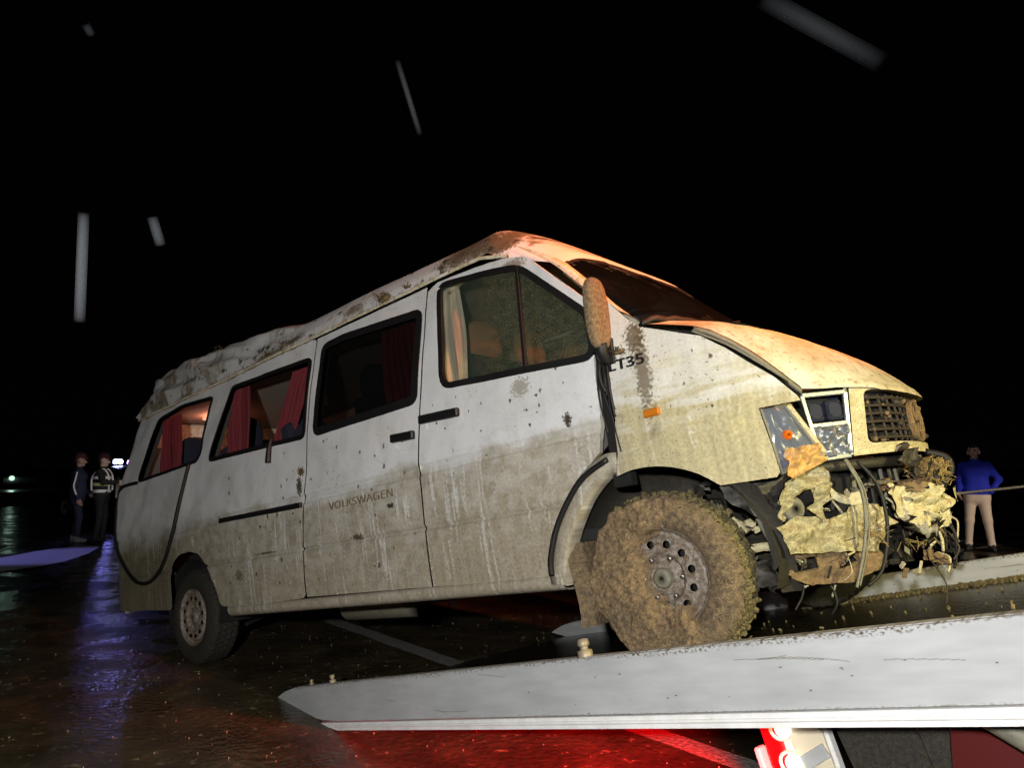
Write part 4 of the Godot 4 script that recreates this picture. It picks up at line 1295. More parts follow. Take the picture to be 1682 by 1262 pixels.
func build_cab() -> void:
	# windscreen, header trim, dashboard, seats, curtains, ceiling
	var rows := []
	for i in 15:
		var t := i / 14.0
		var row := []
		for j in 31:
			var a := PI * j / 30.0
			var sy := sin(a)
			var fs := smoothstep(0.3, -0.7, cos(a))
			var lo := Vector3(0.07 + 0.11 * sy, 1.438 + 0.03 * sy, 0.855 * signf(cos(a)) * pow(absf(cos(a)), 0.75))
			var hi := Vector3(-0.345 - 0.08 * sy, 1.888 + lerpf(0.158, 0.19, fs) * pow(sy, lerpf(1.8, 0.75, fs)), 0.765 * signf(cos(a)) * pow(absf(cos(a)), 0.62))
			row.append(lo.lerp(hi, t) + Vector3(0.006, 0.006, 0) * sin(PI * t) + Vector3(0.01, 0.01, 0) * nz.get_noise_2d(i * 30.0, j * 30.0))
		rows.append(row)
	loft("windscreen", van, rows, M.windshield)
	var base := []
	var top := []
	for j in 31:
		base.append(rows[0][j] + Vector3(-0.01, 0.006, 0))
		top.append(rows[14][j] + Vector3(0.0, -0.008, 0))
	tube("windscreen_seal", van, base, 0.018, M.rubber, 6, false)
	tube("windscreen_seal", van, top, 0.014, M.rubber, 6, false)
	tube("wiper", van, [Vector3(0.19, 1.48, 0.35), Vector3(0.12, 1.56, 0.0), Vector3(0.05, 1.64, -0.30)], 0.008, M.black, 6)
	tube("wiper", van, [Vector3(0.19, 1.48, -0.25), Vector3(0.12, 1.55, -0.5), Vector3(0.03, 1.62, -0.72)], 0.008, M.black, 6)
	boxobj("sun_visor", van, Vector3(-0.44, 1.90, 0.34), Vector3(0.02, 0.13, 0.32), M.trim, Basis(Vector3(0, 0, 1), 0.5), 0.008)
	boxobj("inner_mirror", van, Vector3(-0.38, 1.90, 0.0), Vector3(0.03, 0.07, 0.24), M.black, Basis(Vector3(0, 1, 0), 0.2), 0.01)
	var dash := begin()
	box(dash, Transform3D(Basis(), Vector3(-0.12, 1.20, 0)), Vector3(0.46, 0.40, 1.66), 0.06)
	end(dash, "dashboard", M.dash, van)
	var wheel_b := Basis(Vector3(0, 0, 1), 0.5) * Basis(Vector3(0, 1, 0), PI / 2)
	var sw := Node3D.new()
	sw.name = "steering_wheel"
	van.add_child(sw, true)
	sw.transform = Transform3D(wheel_b, Vector3(-0.47, 1.34, -0.42))
	var ring := []
	for k in 33:
		ring.append(Vector3(cos(TAU * k / 32), sin(TAU * k / 32), 0) * 0.2)
	tube("rim", sw, ring, 0.015, M.black, 8, false)
	for k in 3:
		var a := TAU * k / 3 + PI / 2
		barobj("spoke", sw, Vector3.ZERO, Vector3(cos(a), sin(a), 0) * 0.195, 0.03, 0.015, M.black, Vector3(0, 0, 1))
	seat(van, -0.87, 0.46, M.seat, M.headrest, 0.55)
	seat(van, -0.87, 0.02, M.seat, M.headrest, 0.55)
	seat(van, -0.87, -0.52, M.seat, M.headrest, 0.55)
	for k in 4:
		for z in [-0.58, -0.12, 0.56]:
			seat(van, -1.75 - 0.85 * k, z, M.seat, M.seat, 0.50)
	# pillar trim and pale curtain behind the front seats
	curtain(van, Vector3(-1.19, 0, 0.845), Vector3(-1.06, 0, 0.80), 2.03, 1.32, 0.02, M.cream, 2.0, "pale_curtain")
	curtain(van, Vector3(-1.14, 0, -0.845), Vector3(-0.99, 0, -0.80), 2.03, 1.32, 0.05, M.cream, 2.0, "pale_curtain")
	# red curtains in the passenger windows
	for s in [1.0, -1.0]:
		curtain(van, Vector3(-1.78, 0, s * 0.80), Vector3(-1.36, 0, s * 0.80), 2.03, 1.36, 0.0, M.curtain, 7.0)
		curtain(van, Vector3(-3.62, 0, s * 0.79), Vector3(-3.30, 0, s * 0.79), 2.03, 1.42, 0.08, M.curtain, 6.0)
		curtain(van, Vector3(-2.80, 0, s * 0.74), Vector3(-2.55, 0, s * 0.74), 2.02, 1.42, 0.36, M.curtain, 5.0)
		curtain(van, Vector3(-4.80, 0, s * 0.78), Vector3(-4.45, 0, s * 0.78), 2.02, 1.44, 0.06, M.curtain, 6.0)
	# lining of the far wall above the windows and the ceiling
	boxobj("ceiling", van, Vector3(-2.9, 2.10, 0), Vector3(4.5, 0.02, 1.46), M.lining)
	boxobj("luggage_shelf", van, Vector3(-3.4, 1.93, -0.66), Vector3(3.2, 0.18, 0.24), M.lining, Basis(), 0.02)
	for e in [[-2.37, 0.09], [-3.75, 0.12]]:
		boxobj("pillar_trim", van, Vector3(e[0], 1.72, -0.82), Vector3(e[1], 0.66, 0.03), M.lining)
	boxobj("rear_partition", van, Vector3(-5.18, 1.2, 0), Vector3(0.03, 1.3, 1.56), M.trim)
	# cabin lamp, still on
	var lm := boxobj("cabin_lamp", van, Vector3(-4.75, 2.075, 0.35), Vector3(0.22, 0.025, 0.09), glow(Color(1.0, 0.62, 0.40), 0.8), Basis(), 0.005)
	omni(lm, Vector3(0, -0.03, 0), Color(1.0, 0.62, 0.50), 0.07, 0.04)

func omni(par: Node, at: Vector3, c: Color, e: float, size := 0.05) -> OmniLight3D:
	var l := OmniLight3D.new()
	l.name = numbered("light", par)
	par.add_child(l, true)
	l.position = at
	l.light_color = c
	l.light_energy = e
	l.light_size = size
	l.omni_range = 60.0
	l.omni_attenuation = 2.0
	l.shadow_enabled = true
	return l

func spot(par: Node, at: Vector3, to: Vector3, c: Color, e: float, angle: float, size := 0.08) -> SpotLight3D:
	# position and target in the parent's axes
	var l := SpotLight3D.new()
	l.name = numbered("beam", par)
	par.add_child(l, true)
	l.transform = Transform3D(Basis.looking_at(to - at, Vector3.UP), at)
	l.light_color = c
	l.light_energy = e
	l.light_size = size
	l.spot_range = 80.0
	l.spot_attenuation = 2.0
	l.spot_angle = angle
	l.spot_angle_attenuation = 0.6
	l.shadow_enabled = true
	return l

# ------------------------------------------------------------------ tow truck (x up along the bed, y off the deck, z towards the near rail)
func extrude(called: String, par: Node, poly: PackedVector2Array, z0: float, z1: float, m: Material) -> MeshInstance3D:
	var o := panel(called, par, poly, [], func(p: Vector2) -> Vector3: return Vector3(p.x, p.y, z1), m, {"step": 0.4, "depth": z1 - z0})
	return o

func build_truck() -> void:
	bed = thing("tow_truck", "tow truck with tilted grey flatbed, white edge strip and a lit red tail lamp below", "tow truck",
		Transform3D(Basis(Vector3(0.642109, 0.253315, 0.723552), Vector3(-0.183473, 0.967180, -0.175787), Vector3(-0.744334, -0.019878, 0.667511)), Vector3(1.26421, 0.66916, -3.72805)))
	var st := begin()
	box(st, Transform3D(Basis(), Vector3(0.42, -0.03, 0.04)), Vector3(6.2, 0.056, 2.46), 0.01)
	end(st, "deck", M.deck, bed)
	for s in [1.0, -1.0]:
		var z1 := 1.31 if s > 0 else -1.19
		var poly := pv([-2.52, 0.106, -2.66, 0.088, -2.74, 0.066, -2.80, 0.046, -2.60, -0.014, -2.40, -0.05, -2.19, -0.083, -2.02, -0.092, 3.55, -0.092, 3.55, 0.108])
		var rl := extrude("side_rail", bed, poly, z1 - 0.03, z1, M.rail)
		barobj("top_lip", rl, Vector3(-2.5, 0.103, z1 - 0.045), Vector3(3.5, 0.105, z1 - 0.045), 0.06, 0.012, M.rail)
		var sp := pv([-2.22, -0.096, -1.98, -0.136, 3.55, -0.138, 3.55, -0.094])
		extrude("edge_strip", bed, sp, z1 - 0.02, z1 + 0.018, M.railwhite)
		tube("strip_bead", bed, [Vector3(-2.0, -0.115, z1 + 0.018), Vector3(3.5, -0.116, z1 + 0.018)], 0.007, M.railwhite, 8, false)
	for e in [[-0.03, 0.030], [-2.10, 0.020], [-2.37, 0.014]]:
		var r: float = e[1]
		lathe("rail_pin", bed, [[0.0, r * 2.3], [r * 0.7, r * 2.2], [r * 0.8, r * 1.5], [r * 0.5, r * 1.3], [r * 0.55, r * 0.9], [r, r * 0.8], [r, 0.0]], M.brass, Transform3D(Basis(Vector3(1, 0, 0), -PI / 2), Vector3(e[0], 0.107, 1.262)), 10)
	# under the bed
	for s in [1.0, -1.0]:
		boxobj("bed_beam", bed, Vector3(0.6, -0.15, s * 0.45), Vector3(5.6, 0.18, 0.10), M.chassis)
		boxobj("chassis_rail", bed, Vector3(2.2, -0.55, s * 0.42), Vector3(3.2, 0.22, 0.09), M.chassis, Basis(Vector3(0, 0, 1), -0.2))
	for k in 6:
		boxobj("cross_member", bed, Vector3(-2.0 + 0.95 * k, -0.10, 0.04), Vector3(0.08, 0.08, 2.4), M.chassis)
	boxobj("mud_guard", bed, Vector3(0.80, -0.42, 0.74), Vector3(0.30, 0.34, 0.03), M.plastic, Basis(Vector3(0, 0, 1), 0.2))
	boxobj("mud_guard", bed, Vector3(0.98, -0.40, 0.76), Vector3(0.10, 0.30, 0.05), M.plastic, Basis(Vector3(0, 0, 1), 0.12))
	boxobj("bumper_bar", bed, Vector3(1.12, -0.40, 0.6), Vector3(0.22, 0.26, 0.5), M.chassisred, Basis(Vector3(0, 0, 1), -0.25))
	tube("hydraulic_ram", bed, [Vector3(1.12, -0.14, 0.95), Vector3(1.75, -0.62, 0.95)], 0.035, M.greymetal, 12, false)
	tube("hydraulic_ram", bed, [Vector3(1.20, -0.14, 0.78), Vector3(1.85, -0.62, 0.78)], 0.045, M.chassis, 12, false)
	for k in 4:
		tube("brake_hose", bed, [Vector3(0.75 + 0.1 * k, -0.16, 0.7), Vector3(0.8 + 0.09 * k, -0.3 - 0.02 * k, 0.74), Vector3(0.95 + 0.1 * k, -0.22, 0.68)], 0.008, M.rubber, 6)
	for z in [0.72, -0.72]:
		var w := Node3D.new()
		w.name = numbered("truck_wheel", bed)
		bed.add_child(w, true)
		w.position = Vector3(2.3, -0.95, z)
		lathe("tyre", w, [[0.22, -0.12], [0.36, -0.13], [0.42, -0.1], [0.43, 0.0], [0.42, 0.1], [0.36, 0.13], [0.22, 0.12]], M.darktyre, Transform3D(), 40)
		lathe("rim", w, [[0.0, 0.05], [0.12, 0.06], [0.2, 0.02], [0.23, 0.12]], M.greymetal, Transform3D(), 30)
	# tail lamp cluster hanging below the deck
	var tl := Node3D.new()
	tl.name = "tail_lamp"
	bed.add_child(tl, true)
	tl.transform = Transform3D(Basis(Vector3(0, 0, 1), 0.09), Vector3(0.47, -0.36, 0.80))
	boxobj("housing", tl, Vector3(0.02, -0.02, -0.035), Vector3(0.24, 0.36, 0.05), M.railwhite, Basis(), 0.01)
	var redm := mat(Color(0.85, 0.04, 0.07), 0.25)
	redm.emission_enabled = true
	redm.emission = Color(1.0, 0.02, 0.04)
	redm.emission_energy_multiplier = 0.75
	boxobj("red_lens", tl, Vector3(-0.075, -0.02, 0.0), Vector3(0.07, 0.35, 0.03), redm, Basis(), 0.01)
	boxobj("reflex_plate", tl, Vector3(0.065, -0.02, -0.004), Vector3(0.13, 0.35, 0.02), M.cream, Basis(), 0.006)
	boxobj("lamp_bracket", tl, Vector3(0.075, -0.005, 0.008), Vector3(0.11, 0.05, 0.012), M.rail, Basis(Vector3(0, 0, 1), 0.35), 0.004)
	for k in 3:
		var at := Vector3(-0.025 - 0.002 * k, 0.10 - 0.115 * k, 0.016)
		lathe("amber_ring", tl, [[0.030, 0.0], [0.036, 0.012], [0.042, 0.004], [0.042, -0.01]], glow(Color(1.0, 0.55, 0.08), 0.7), Transform3D(Basis(), at), 20)
		var bl := lathe("lamp_bulb", tl, [[0.0, 0.036], [0.018, 0.03], [0.029, 0.015], [0.031, 0.0], [0.02, -0.02], [0.0, -0.024]], glow(Color(1, 0.97, 0.92), 1.2), Transform3D(Basis(), at + Vector3(0.022, 0, 0.006)), 16)
		if k == 1:
			omni(bl, Vector3(0, 0, 0.008), Color(1.0, 0.93, 0.85), 0.004, 0.02)
	var rb := boxobj("red_bulb", tl, Vector3(-0.13, -0.03, 0.02), Vector3(0.025, 0.16, 0.05), glow(Color(1.0, 0.03, 0.05), 1.4), Basis(), 0.008)
	spot(rb, Vector3(-0.05, -0.02, 0.0), Vector3(-1.0, -0.10, -0.14), Color(1.0, 0.02, 0.045), 27.0, 44.0, 0.03)
	# winch frame at the upper end, with the working lights
	for s in [1.0, -1.0]:
		barobj("headboard_post", bed, Vector3(3.35, 0.0, s * 1.1), Vector3(3.35, 2.75, s * 1.1), 0.08, 0.08, M.chassis, Vector3(1, 0, 0))
	for y in [0.5, 1.1, 1.9, 2.72]:
		barobj("headboard_bar", bed, Vector3(3.35, y, -1.1), Vector3(3.35, y, 1.1), 0.06, 0.06, M.chassis)
	var drum := lathe("winch_drum", bed, [[0.0, -0.25], [0.16, -0.25], [0.16, -0.22], [0.09, -0.22], [0.09, 0.22], [0.16, 0.22], [0.16, 0.25], [0.0, 0.25]], M.steel, Transform3D(Basis(), Vector3(3.0, 0.3, 0.0)), 24)
	drum.name = "winch_drum"
	var wl := boxobj("work_lamp", bed, Vector3(3.25, 0.75, 0.62), Vector3(0.05, 0.14, 0.20), glow(Color(1.0, 0.86, 0.42), 1.5), Basis(), 0.01)
	spot(wl, Vector3(-0.09, 0, 0), Vector3(-2.6, -0.28, -0.5), Color(1.0, 0.95, 0.66), 7.0, 40.0, 0.05)
	for s in [0.5, -0.5]:
		var bc := lathe("beacon", bed, [[0.0, 0.16], [0.05, 0.15], [0.07, 0.1], [0.075, 0.0], [0.0, 0.0]], glow(Color(1.0, 0.40, 0.06), 1.5), Transform3D(Basis(Vector3(1, 0, 0), -PI / 2), Vector3(3.35, 2.76, s)), 18)
		omni(bc, Vector3(0, 0, 0.08), Color(1.0, 0.49, 0.27), 1.0, 0.05)
		var sp := spot(bed, Vector3(3.25, 2.85, s), Vector3(-0.6, 1.62, 0.0), Color(1.0, 0.52, 0.29), 26.0, 21.0, 0.05)
		sp.spot_angle_attenuation = 0.8

# ------------------------------------------------------------------ ground, markings
func axis_lines(lo: float, a: float, b: float, hi: float, step: float) -> Array:
	var out := []
	var d := a
	var g := step
	var left := []
	while d > lo:
		left.push_front(d)
		d -= g
		g *= 1.5
	left.push_front(lo)
	out.append_array(left)
	var x := a + step
	while x < b:
		out.append(x)
		x += step
	g = step
	while x < hi:
		out.append(x)
		x += g
		g *= 1.5
	out.append(hi)
	return out

func build_ground() -> void:
	var xs := axis_lines(-300.0, -14.0, 10.0, 300.0, 0.4)
	var zs := axis_lines(-300.0, -18.0, 3.0, 80.0, 0.4)
	var big := noise(81, 0.12, 4)
	var st := begin()
	for z in zs:
		for x in xs:
			var n := big.get_noise_2d(x, z)
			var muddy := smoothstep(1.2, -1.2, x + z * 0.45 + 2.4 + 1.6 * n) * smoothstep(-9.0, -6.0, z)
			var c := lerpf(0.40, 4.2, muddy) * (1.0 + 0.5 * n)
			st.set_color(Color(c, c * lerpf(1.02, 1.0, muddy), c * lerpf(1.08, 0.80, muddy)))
			st.set_normal(Vector3.UP)
			st.set_tangent(Plane(1, 0, 0, 1))
			st.set_uv(Vector2(x, z) / 4.3)
			st.add_vertex(Vector3(x, 0, z))
	var nc := xs.size()
	for i in zs.size() - 1:
		for j in nc - 1:
			var a := i * nc + j
			for k in [a, a + 1, a + nc, a + 1, a + nc + 1, a + nc]:
				st.add_index(k)
	end(st, "ground", M.road, self).set_meta("kind", "structure")
	for e in [[Vector2(-2.6, -8.2), Vector2(2.6, -2.1), 0.16], [Vector2(4.5, -11.75), Vector2(16.0, -19.2), 0.15], [Vector2(4.2, -10.6), Vector2(15.0, -17.6), 0.10]]:
		var a: Vector2 = e[0]
		var b: Vector2 = e[1]
		var d := (b - a).normalized()
		var q := Vector2(-d.y, d.x)
		var nn := int(a.distance_to(b) / 0.15)
		var rows := []
		for i in nn + 1:
			var p := a.lerp(b, float(i) / nn)
			var w: float = e[2] * 0.5
			var l := p + q * (w + 0.012 * nz.get_noise_2d(i * 60.0, 3.0))
			var r := p - q * (w + 0.012 * nz.get_noise_2d(i * 60.0, 90.0))
			rows.append([Vector3(l.x, 0.004, l.y), Vector3(r.x, 0.004, r.y)])
		loft("lane_line", self, rows, M.paint).set_meta("kind", "structure")
	var gore := pv([-7.43, -13.43, -7.71, -13.63, -8.03, -13.43, -8.16, -12.78, -8.13, -12.1, -8.15, -11.8, -8.31, -11.29, -8.9, -10.2, -8.0, -9.3, -7.27, -9.91, -7.09, -10.35, -6.9, -10.83, -6.87, -11.5, -7.07, -12.43])
	var gs := panel("painted_gore", self, gore, [], func(p: Vector2) -> Vector3: return Vector3(p.x, 0.004, p.y), M.railwhite, {"step": 0.5, "depth": 0.0, "sgn": -1.0})
	gs.set_meta("kind", "structure")
	# low bank beyond the road
	var rows := []
	for i in 7:
		var row := []
		for j in 60:
			var x := -110.0 + 200.0 * j / 59.0
			var h: float = [0.0, 0.1, 0.22, 0.25, 0.2, 0.1, -0.1][i]
			row.append(Vector3(x, h * (1.0 + 0.4 * nz.get_noise_2d(x * 12.0, i * 40.0)) - 0.02, -34.0 - i * 1.6 - x * 0.25))
		rows.append(row)
	var bank := loft("verge", self, rows, M.bank)
	bank.set_meta("kind", "structure")
	# grit and pebbles scattered on the wet road
	var gst := begin()
	for k in 420:
		var x := rng.randf_range(-3.8, 1.5)
		var z := rng.randf_range(-7.5, -3.3)
		var s := rng.randf_range(0.003, 0.008)
		box(gst, Transform3D(Basis.from_euler(Vector3(rng.randf() * 3, rng.randf() * 3, rng.randf() * 3)), Vector3(x, s * 0.4, z)), Vector3(s, s * 0.7, s * 1.2), 0.002)
	end(gst, "grit", mat(Color(0.55, 0.50, 0.42), 0.35), self).set_meta("kind", "stuff")

# ------------------------------------------------------------------ people: one skin meshed from a field of tapered bones
func field_mesh(st: SurfaceTool, bones: Array, cell: float, blend: float) -> void:
	# bone: [a, b, ra, rb, colour]
	var lo := Vector3.INF
	var hi := -Vector3.INF
	for b in bones:
		var r := maxf(b[2], b[3]) + cell * 3.0
		lo = lo.min((b[0] as Vector3).min(b[1]) - Vector3.ONE * r)
		hi = hi.max((b[0] as Vector3).max(b[1]) + Vector3.ONE * r)
	var n := Vector3i((hi - lo) / cell) + Vector3i.ONE * 2
	var sx := 1
	var sy := n.x
	var sz := n.x * n.y
	var f := PackedFloat32Array()
	f.resize(n.x * n.y * n.z)
	f.fill(9.0)
	var near_d := PackedFloat32Array()
	near_d.resize(f.size())
	near_d.fill(9.0)
	var who := PackedByteArray()
	who.resize(f.size())
	for bi in bones.size():
		var b: Array = bones[bi]
		var a: Vector3 = b[0]
		var ab: Vector3 = b[1] - b[0]
		var l2 := maxf(ab.length_squared(), 1e-9)
		var ra: float = b[2]
		var rb: float = b[3]
		var r := maxf(ra, rb) + blend + cell * 2.0
		var q0 := Vector3i(((b[0] as Vector3).min(b[1]) - Vector3.ONE * r - lo) / cell).clamp(Vector3i.ZERO, n - Vector3i.ONE)
		var q1 := Vector3i(((b[0] as Vector3).max(b[1]) + Vector3.ONE * r - lo) / cell).clamp(Vector3i.ZERO, n - Vector3i.ONE)
		for z in range(q0.z, q1.z + 1):
			for y in range(q0.y, q1.y + 1):
				for x in range(q0.x, q1.x + 1):
					var p := lo + Vector3(x, y, z) * cell - a
					var t := clampf(p.dot(ab) / l2, 0.0, 1.0)
					var d := (p - ab * t).length() - lerpf(ra, rb, t)
					var i := x + y * sy + z * sz
					var h := clampf(0.5 + 0.5 * (f[i] - d) / blend, 0.0, 1.0)
					f[i] = lerpf(f[i], d, h) - blend * h * (1.0 - h)
					if d < near_d[i]:
						near_d[i] = d
						who[i] = bi
	var ids := {}
	var pts: Array[Vector3] = []
	var cols: Array[Color] = []
	var corner := [0, sx, sy, sx + sy, sz, sx + sz, sy + sz, sx + sy + sz]
	var cpos := [Vector3(0, 0, 0), Vector3(1, 0, 0), Vector3(0, 1, 0), Vector3(1, 1, 0), Vector3(0, 0, 1), Vector3(1, 0, 1), Vector3(0, 1, 1), Vector3(1, 1, 1)]
	var edges := [[0, 1], [2, 3], [4, 5], [6, 7], [0, 2], [1, 3], [4, 6], [5, 7], [0, 4], [1, 5], [2, 6], [3, 7]]
	for z in n.z - 1:
		for y in n.y - 1:
			for x in n.x - 1:
				var i := x + y * sy + z * sz
				if f[i] > cell * 3.0 or f[i] < -cell * 3.0:
					continue
				var inside := 0
				for c in 8:
					if f[i + corner[c]] < 0.0:
						inside += 1
				if inside == 0 or inside == 8:
					continue
				var s := Vector3.ZERO
				var cnt := 0
				for e in edges:
					var da: float = f[i + corner[e[0]]]
					var db: float = f[i + corner[e[1]]]
					if (da < 0.0) != (db < 0.0):
						s += (cpos[e[0]] as Vector3).lerp(cpos[e[1]], da / (da - db))
						cnt += 1
				ids[i] = pts.size()
				pts.append(lo + (Vector3(x, y, z) + s / cnt) * cell)
				cols.append(bones[who[i]][4])
	for z in range(1, n.z - 1):
		for y in range(1, n.y - 1):
			for x in range(1, n.x - 1):
				var i := x + y * sy + z * sz
				var d0 := f[i]
				for ax in 3:
					var step: int = [sx, sy, sz][ax]
					var d1 := f[i + step]
					if (d0 < 0.0) == (d1 < 0.0):
						continue
					var u: int = [sy, sz, sx][ax]
					var v: int = [sz, sx, sy][ax]
					var q := [i, i - u, i - u - v, i - v]
					var ok := true
					for k in q:
						if not ids.has(k):
							ok = false
					if not ok:
						continue
					if d0 > 0.0:
						q.reverse()
					for k in [0, 2, 1, 0, 3, 2]:
						var id: int = ids[q[k]]
						st.set_color(cols[id])
						st.add_vertex(pts[id])

func hand(st: SurfaceTool, wrist: Vector3, dir: Vector3, palm_n: Vector3, thumb_side: float, skin: Color) -> void:
	var x := dir.normalized()
	var z := palm_n.normalized()
	var y := z.cross(x).normalized()
	var b := []
	for k in 4:
		b.append([wrist + x * 0.02 + y * (k - 1.5) * 0.014, wrist + x * 0.085 + y * (k - 1.5) * 0.021, 0.016, 0.012, skin])
	for k in 4:
		var l: float = [0.062, 0.075, 0.07, 0.055][k]
		var r := wrist + x * 0.09 + y * (k - 1.5) * 0.021
		var m := r + x * l * 0.55 + z * 0.012
		b.append([r, m, 0.0095, 0.0085, skin])
		b.append([m, m + x * l * 0.4 + z * 0.03, 0.0085, 0.0075, skin])
	var t0 := wrist + x * 0.03 + y * thumb_side * 0.03
	var t1 := t0 + x * 0.035 + y * thumb_side * 0.03 + z * 0.01
	b.append([t0, t1, 0.014, 0.011, skin])
	b.append([t1, t1 + x * 0.032 + z * 0.01, 0.010, 0.008, skin])
	field_mesh(st, b, 0.006, 0.008)

func head_bones(neck: Vector3, face: Vector3, skin: Color, hair: Color, cap := false) -> Array:
	var f := face.normalized()
	var r := f.cross(Vector3.UP).normalized()
	var c := neck + Vector3(0, 0.16, 0) + f * 0.01
	var b := [[neck + Vector3(0, -0.04, 0), neck + Vector3(0, 0.08, 0), 0.058, 0.054, skin],
		[c + Vector3(0, 0.015, 0), c + Vector3(0, -0.02, 0) + f * 0.02, 0.086, 0.078, skin],
		[c + Vector3(0, -0.08, 0) + f * 0.045, c + Vector3(0, -0.09, 0) + f * 0.06, 0.040, 0.028, skin],
		[c + f * 0.088 + Vector3(0, 0.012, 0), c + f * 0.112 + Vector3(0, -0.03, 0), 0.010, 0.016, skin],
		[c + f * 0.086 + Vector3(0, -0.066, 0) + r * 0.02, c + f * 0.086 + Vector3(0, -0.066, 0) - r * 0.02, 0.008, 0.008, skin.darkened(0.45)]]
	for s in [1.0, -1.0]:
		b.append([c + r * s * 0.086 + Vector3(0, -0.005, 0), c + r * s * 0.088 + Vector3(0, -0.045, 0) + f * 0.01, 0.018, 0.012, skin])
		b.append([c + r * s * 0.033 + f * 0.088 + Vector3(0, 0.012, 0), c + r * s * 0.034 + f * 0.088 + Vector3(0, 0.012, 0), 0.011, 0.011, Color(0.02, 0.02, 0.02)])
	b.append([c + Vector3(0, 0.05, 0) - f * 0.02, c + Vector3(0, 0.0, 0) - f * 0.045, 0.088, 0.075, hair])
	b.append([c + Vector3(0, 0.075, 0) + f * 0.04, c + Vector3(0, 0.08, 0) - f * 0.03, 0.05, 0.06, hair])
	if cap:
		b.append([c + Vector3(0, 0.062, 0) + f * 0.08, c + Vector3(0, 0.05, 0) + f * 0.145, 0.022, 0.014, hair])
		b.append([c + Vector3(0, 0.085, 0) + f * 0.02, c + Vector3(0, 0.08, 0) - f * 0.02, 0.088, 0.09, hair])
	return b

# pose: metres in the person's own axes, facing -z; arms give elbow and hand of the left (-x) and right (+x) side
func person(label: String, at: Vector3, yaw: float, scale_: float, coat: Color, legs: Color, boots: Color, skin: Color, hair: Color, cap: bool, arms: Array, feet: Array, face: Vector3, hands: Array) -> Node3D:
	var p := thing("person", label, "person", Transform3D(Basis(Vector3.UP, yaw) * Basis.from_scale(Vector3.ONE * scale_), at))
	var st := begin()
	st.set_smooth_group(0)
	var hip := [Vector3(-0.095, 0.90, 0), Vector3(0.095, 0.90, 0)]
	var sh := [Vector3(-0.19, 1.43, 0.0), Vector3(0.19, 1.43, 0.0)]
	var b := [[Vector3(-0.06, 1.02, 0), Vector3(0.06, 1.02, 0), 0.155, 0.155, coat], [Vector3(-0.05, 1.16, 0), Vector3(0.05, 1.16, 0), 0.145, 0.145, coat], [Vector3(-0.09, 1.34, 0.0), Vector3(0.09, 1.34, 0.0), 0.145, 0.145, coat],
		[Vector3(-0.15, 1.43, 0), Vector3(0.15, 1.43, 0), 0.075, 0.075, coat], [Vector3(0, 1.46, 0), Vector3(0, 1.52, 0), 0.08, 0.065, coat], [Vector3(-0.07, 0.90, 0), Vector3(0.07, 0.90, 0), 0.135, 0.135, legs]]
	for k in 2:
		var ft: Vector3 = feet[k]
		var knee: Vector3 = (hip[k] as Vector3).lerp(ft + Vector3(0, 0.08, 0), 0.5) + Vector3(0, 0.02, -0.035)
		b.append([hip[k], knee, 0.10, 0.070, legs])
		b.append([knee, ft + Vector3(0, 0.12, 0.0), 0.068, 0.055, legs])
		b.append([ft + Vector3(0, 0.10, 0.01), ft + Vector3(0, 0.055, 0.0), 0.056, 0.05, boots])
		b.append([ft + Vector3(0, 0.045, 0.02), ft + Vector3((k - 0.5) * 0.05, 0.038, -0.15), 0.045, 0.036, boots])
		b.append([sh[k], arms[k][0], 0.068, 0.055, coat])
		b.append([arms[k][0], arms[k][1], 0.054, 0.042, coat])
	field_mesh(st, b, 0.017, 0.035)
	for k in 2:
		if hands[k]:
			var d: Vector3 = (arms[k][1] - arms[k][0]).normalized()
			hand(st, arms[k][1], d, Vector3(-1.0 if k else 1.0, 0, -0.3), 1.0 if k else -1.0, skin)
	field_mesh(st, head_bones(Vector3(0, 1.52, 0.0), face, skin, hair, cap), 0.009, 0.012)
	st.generate_normals()
	end(st, "body", M.body, p)
	return p

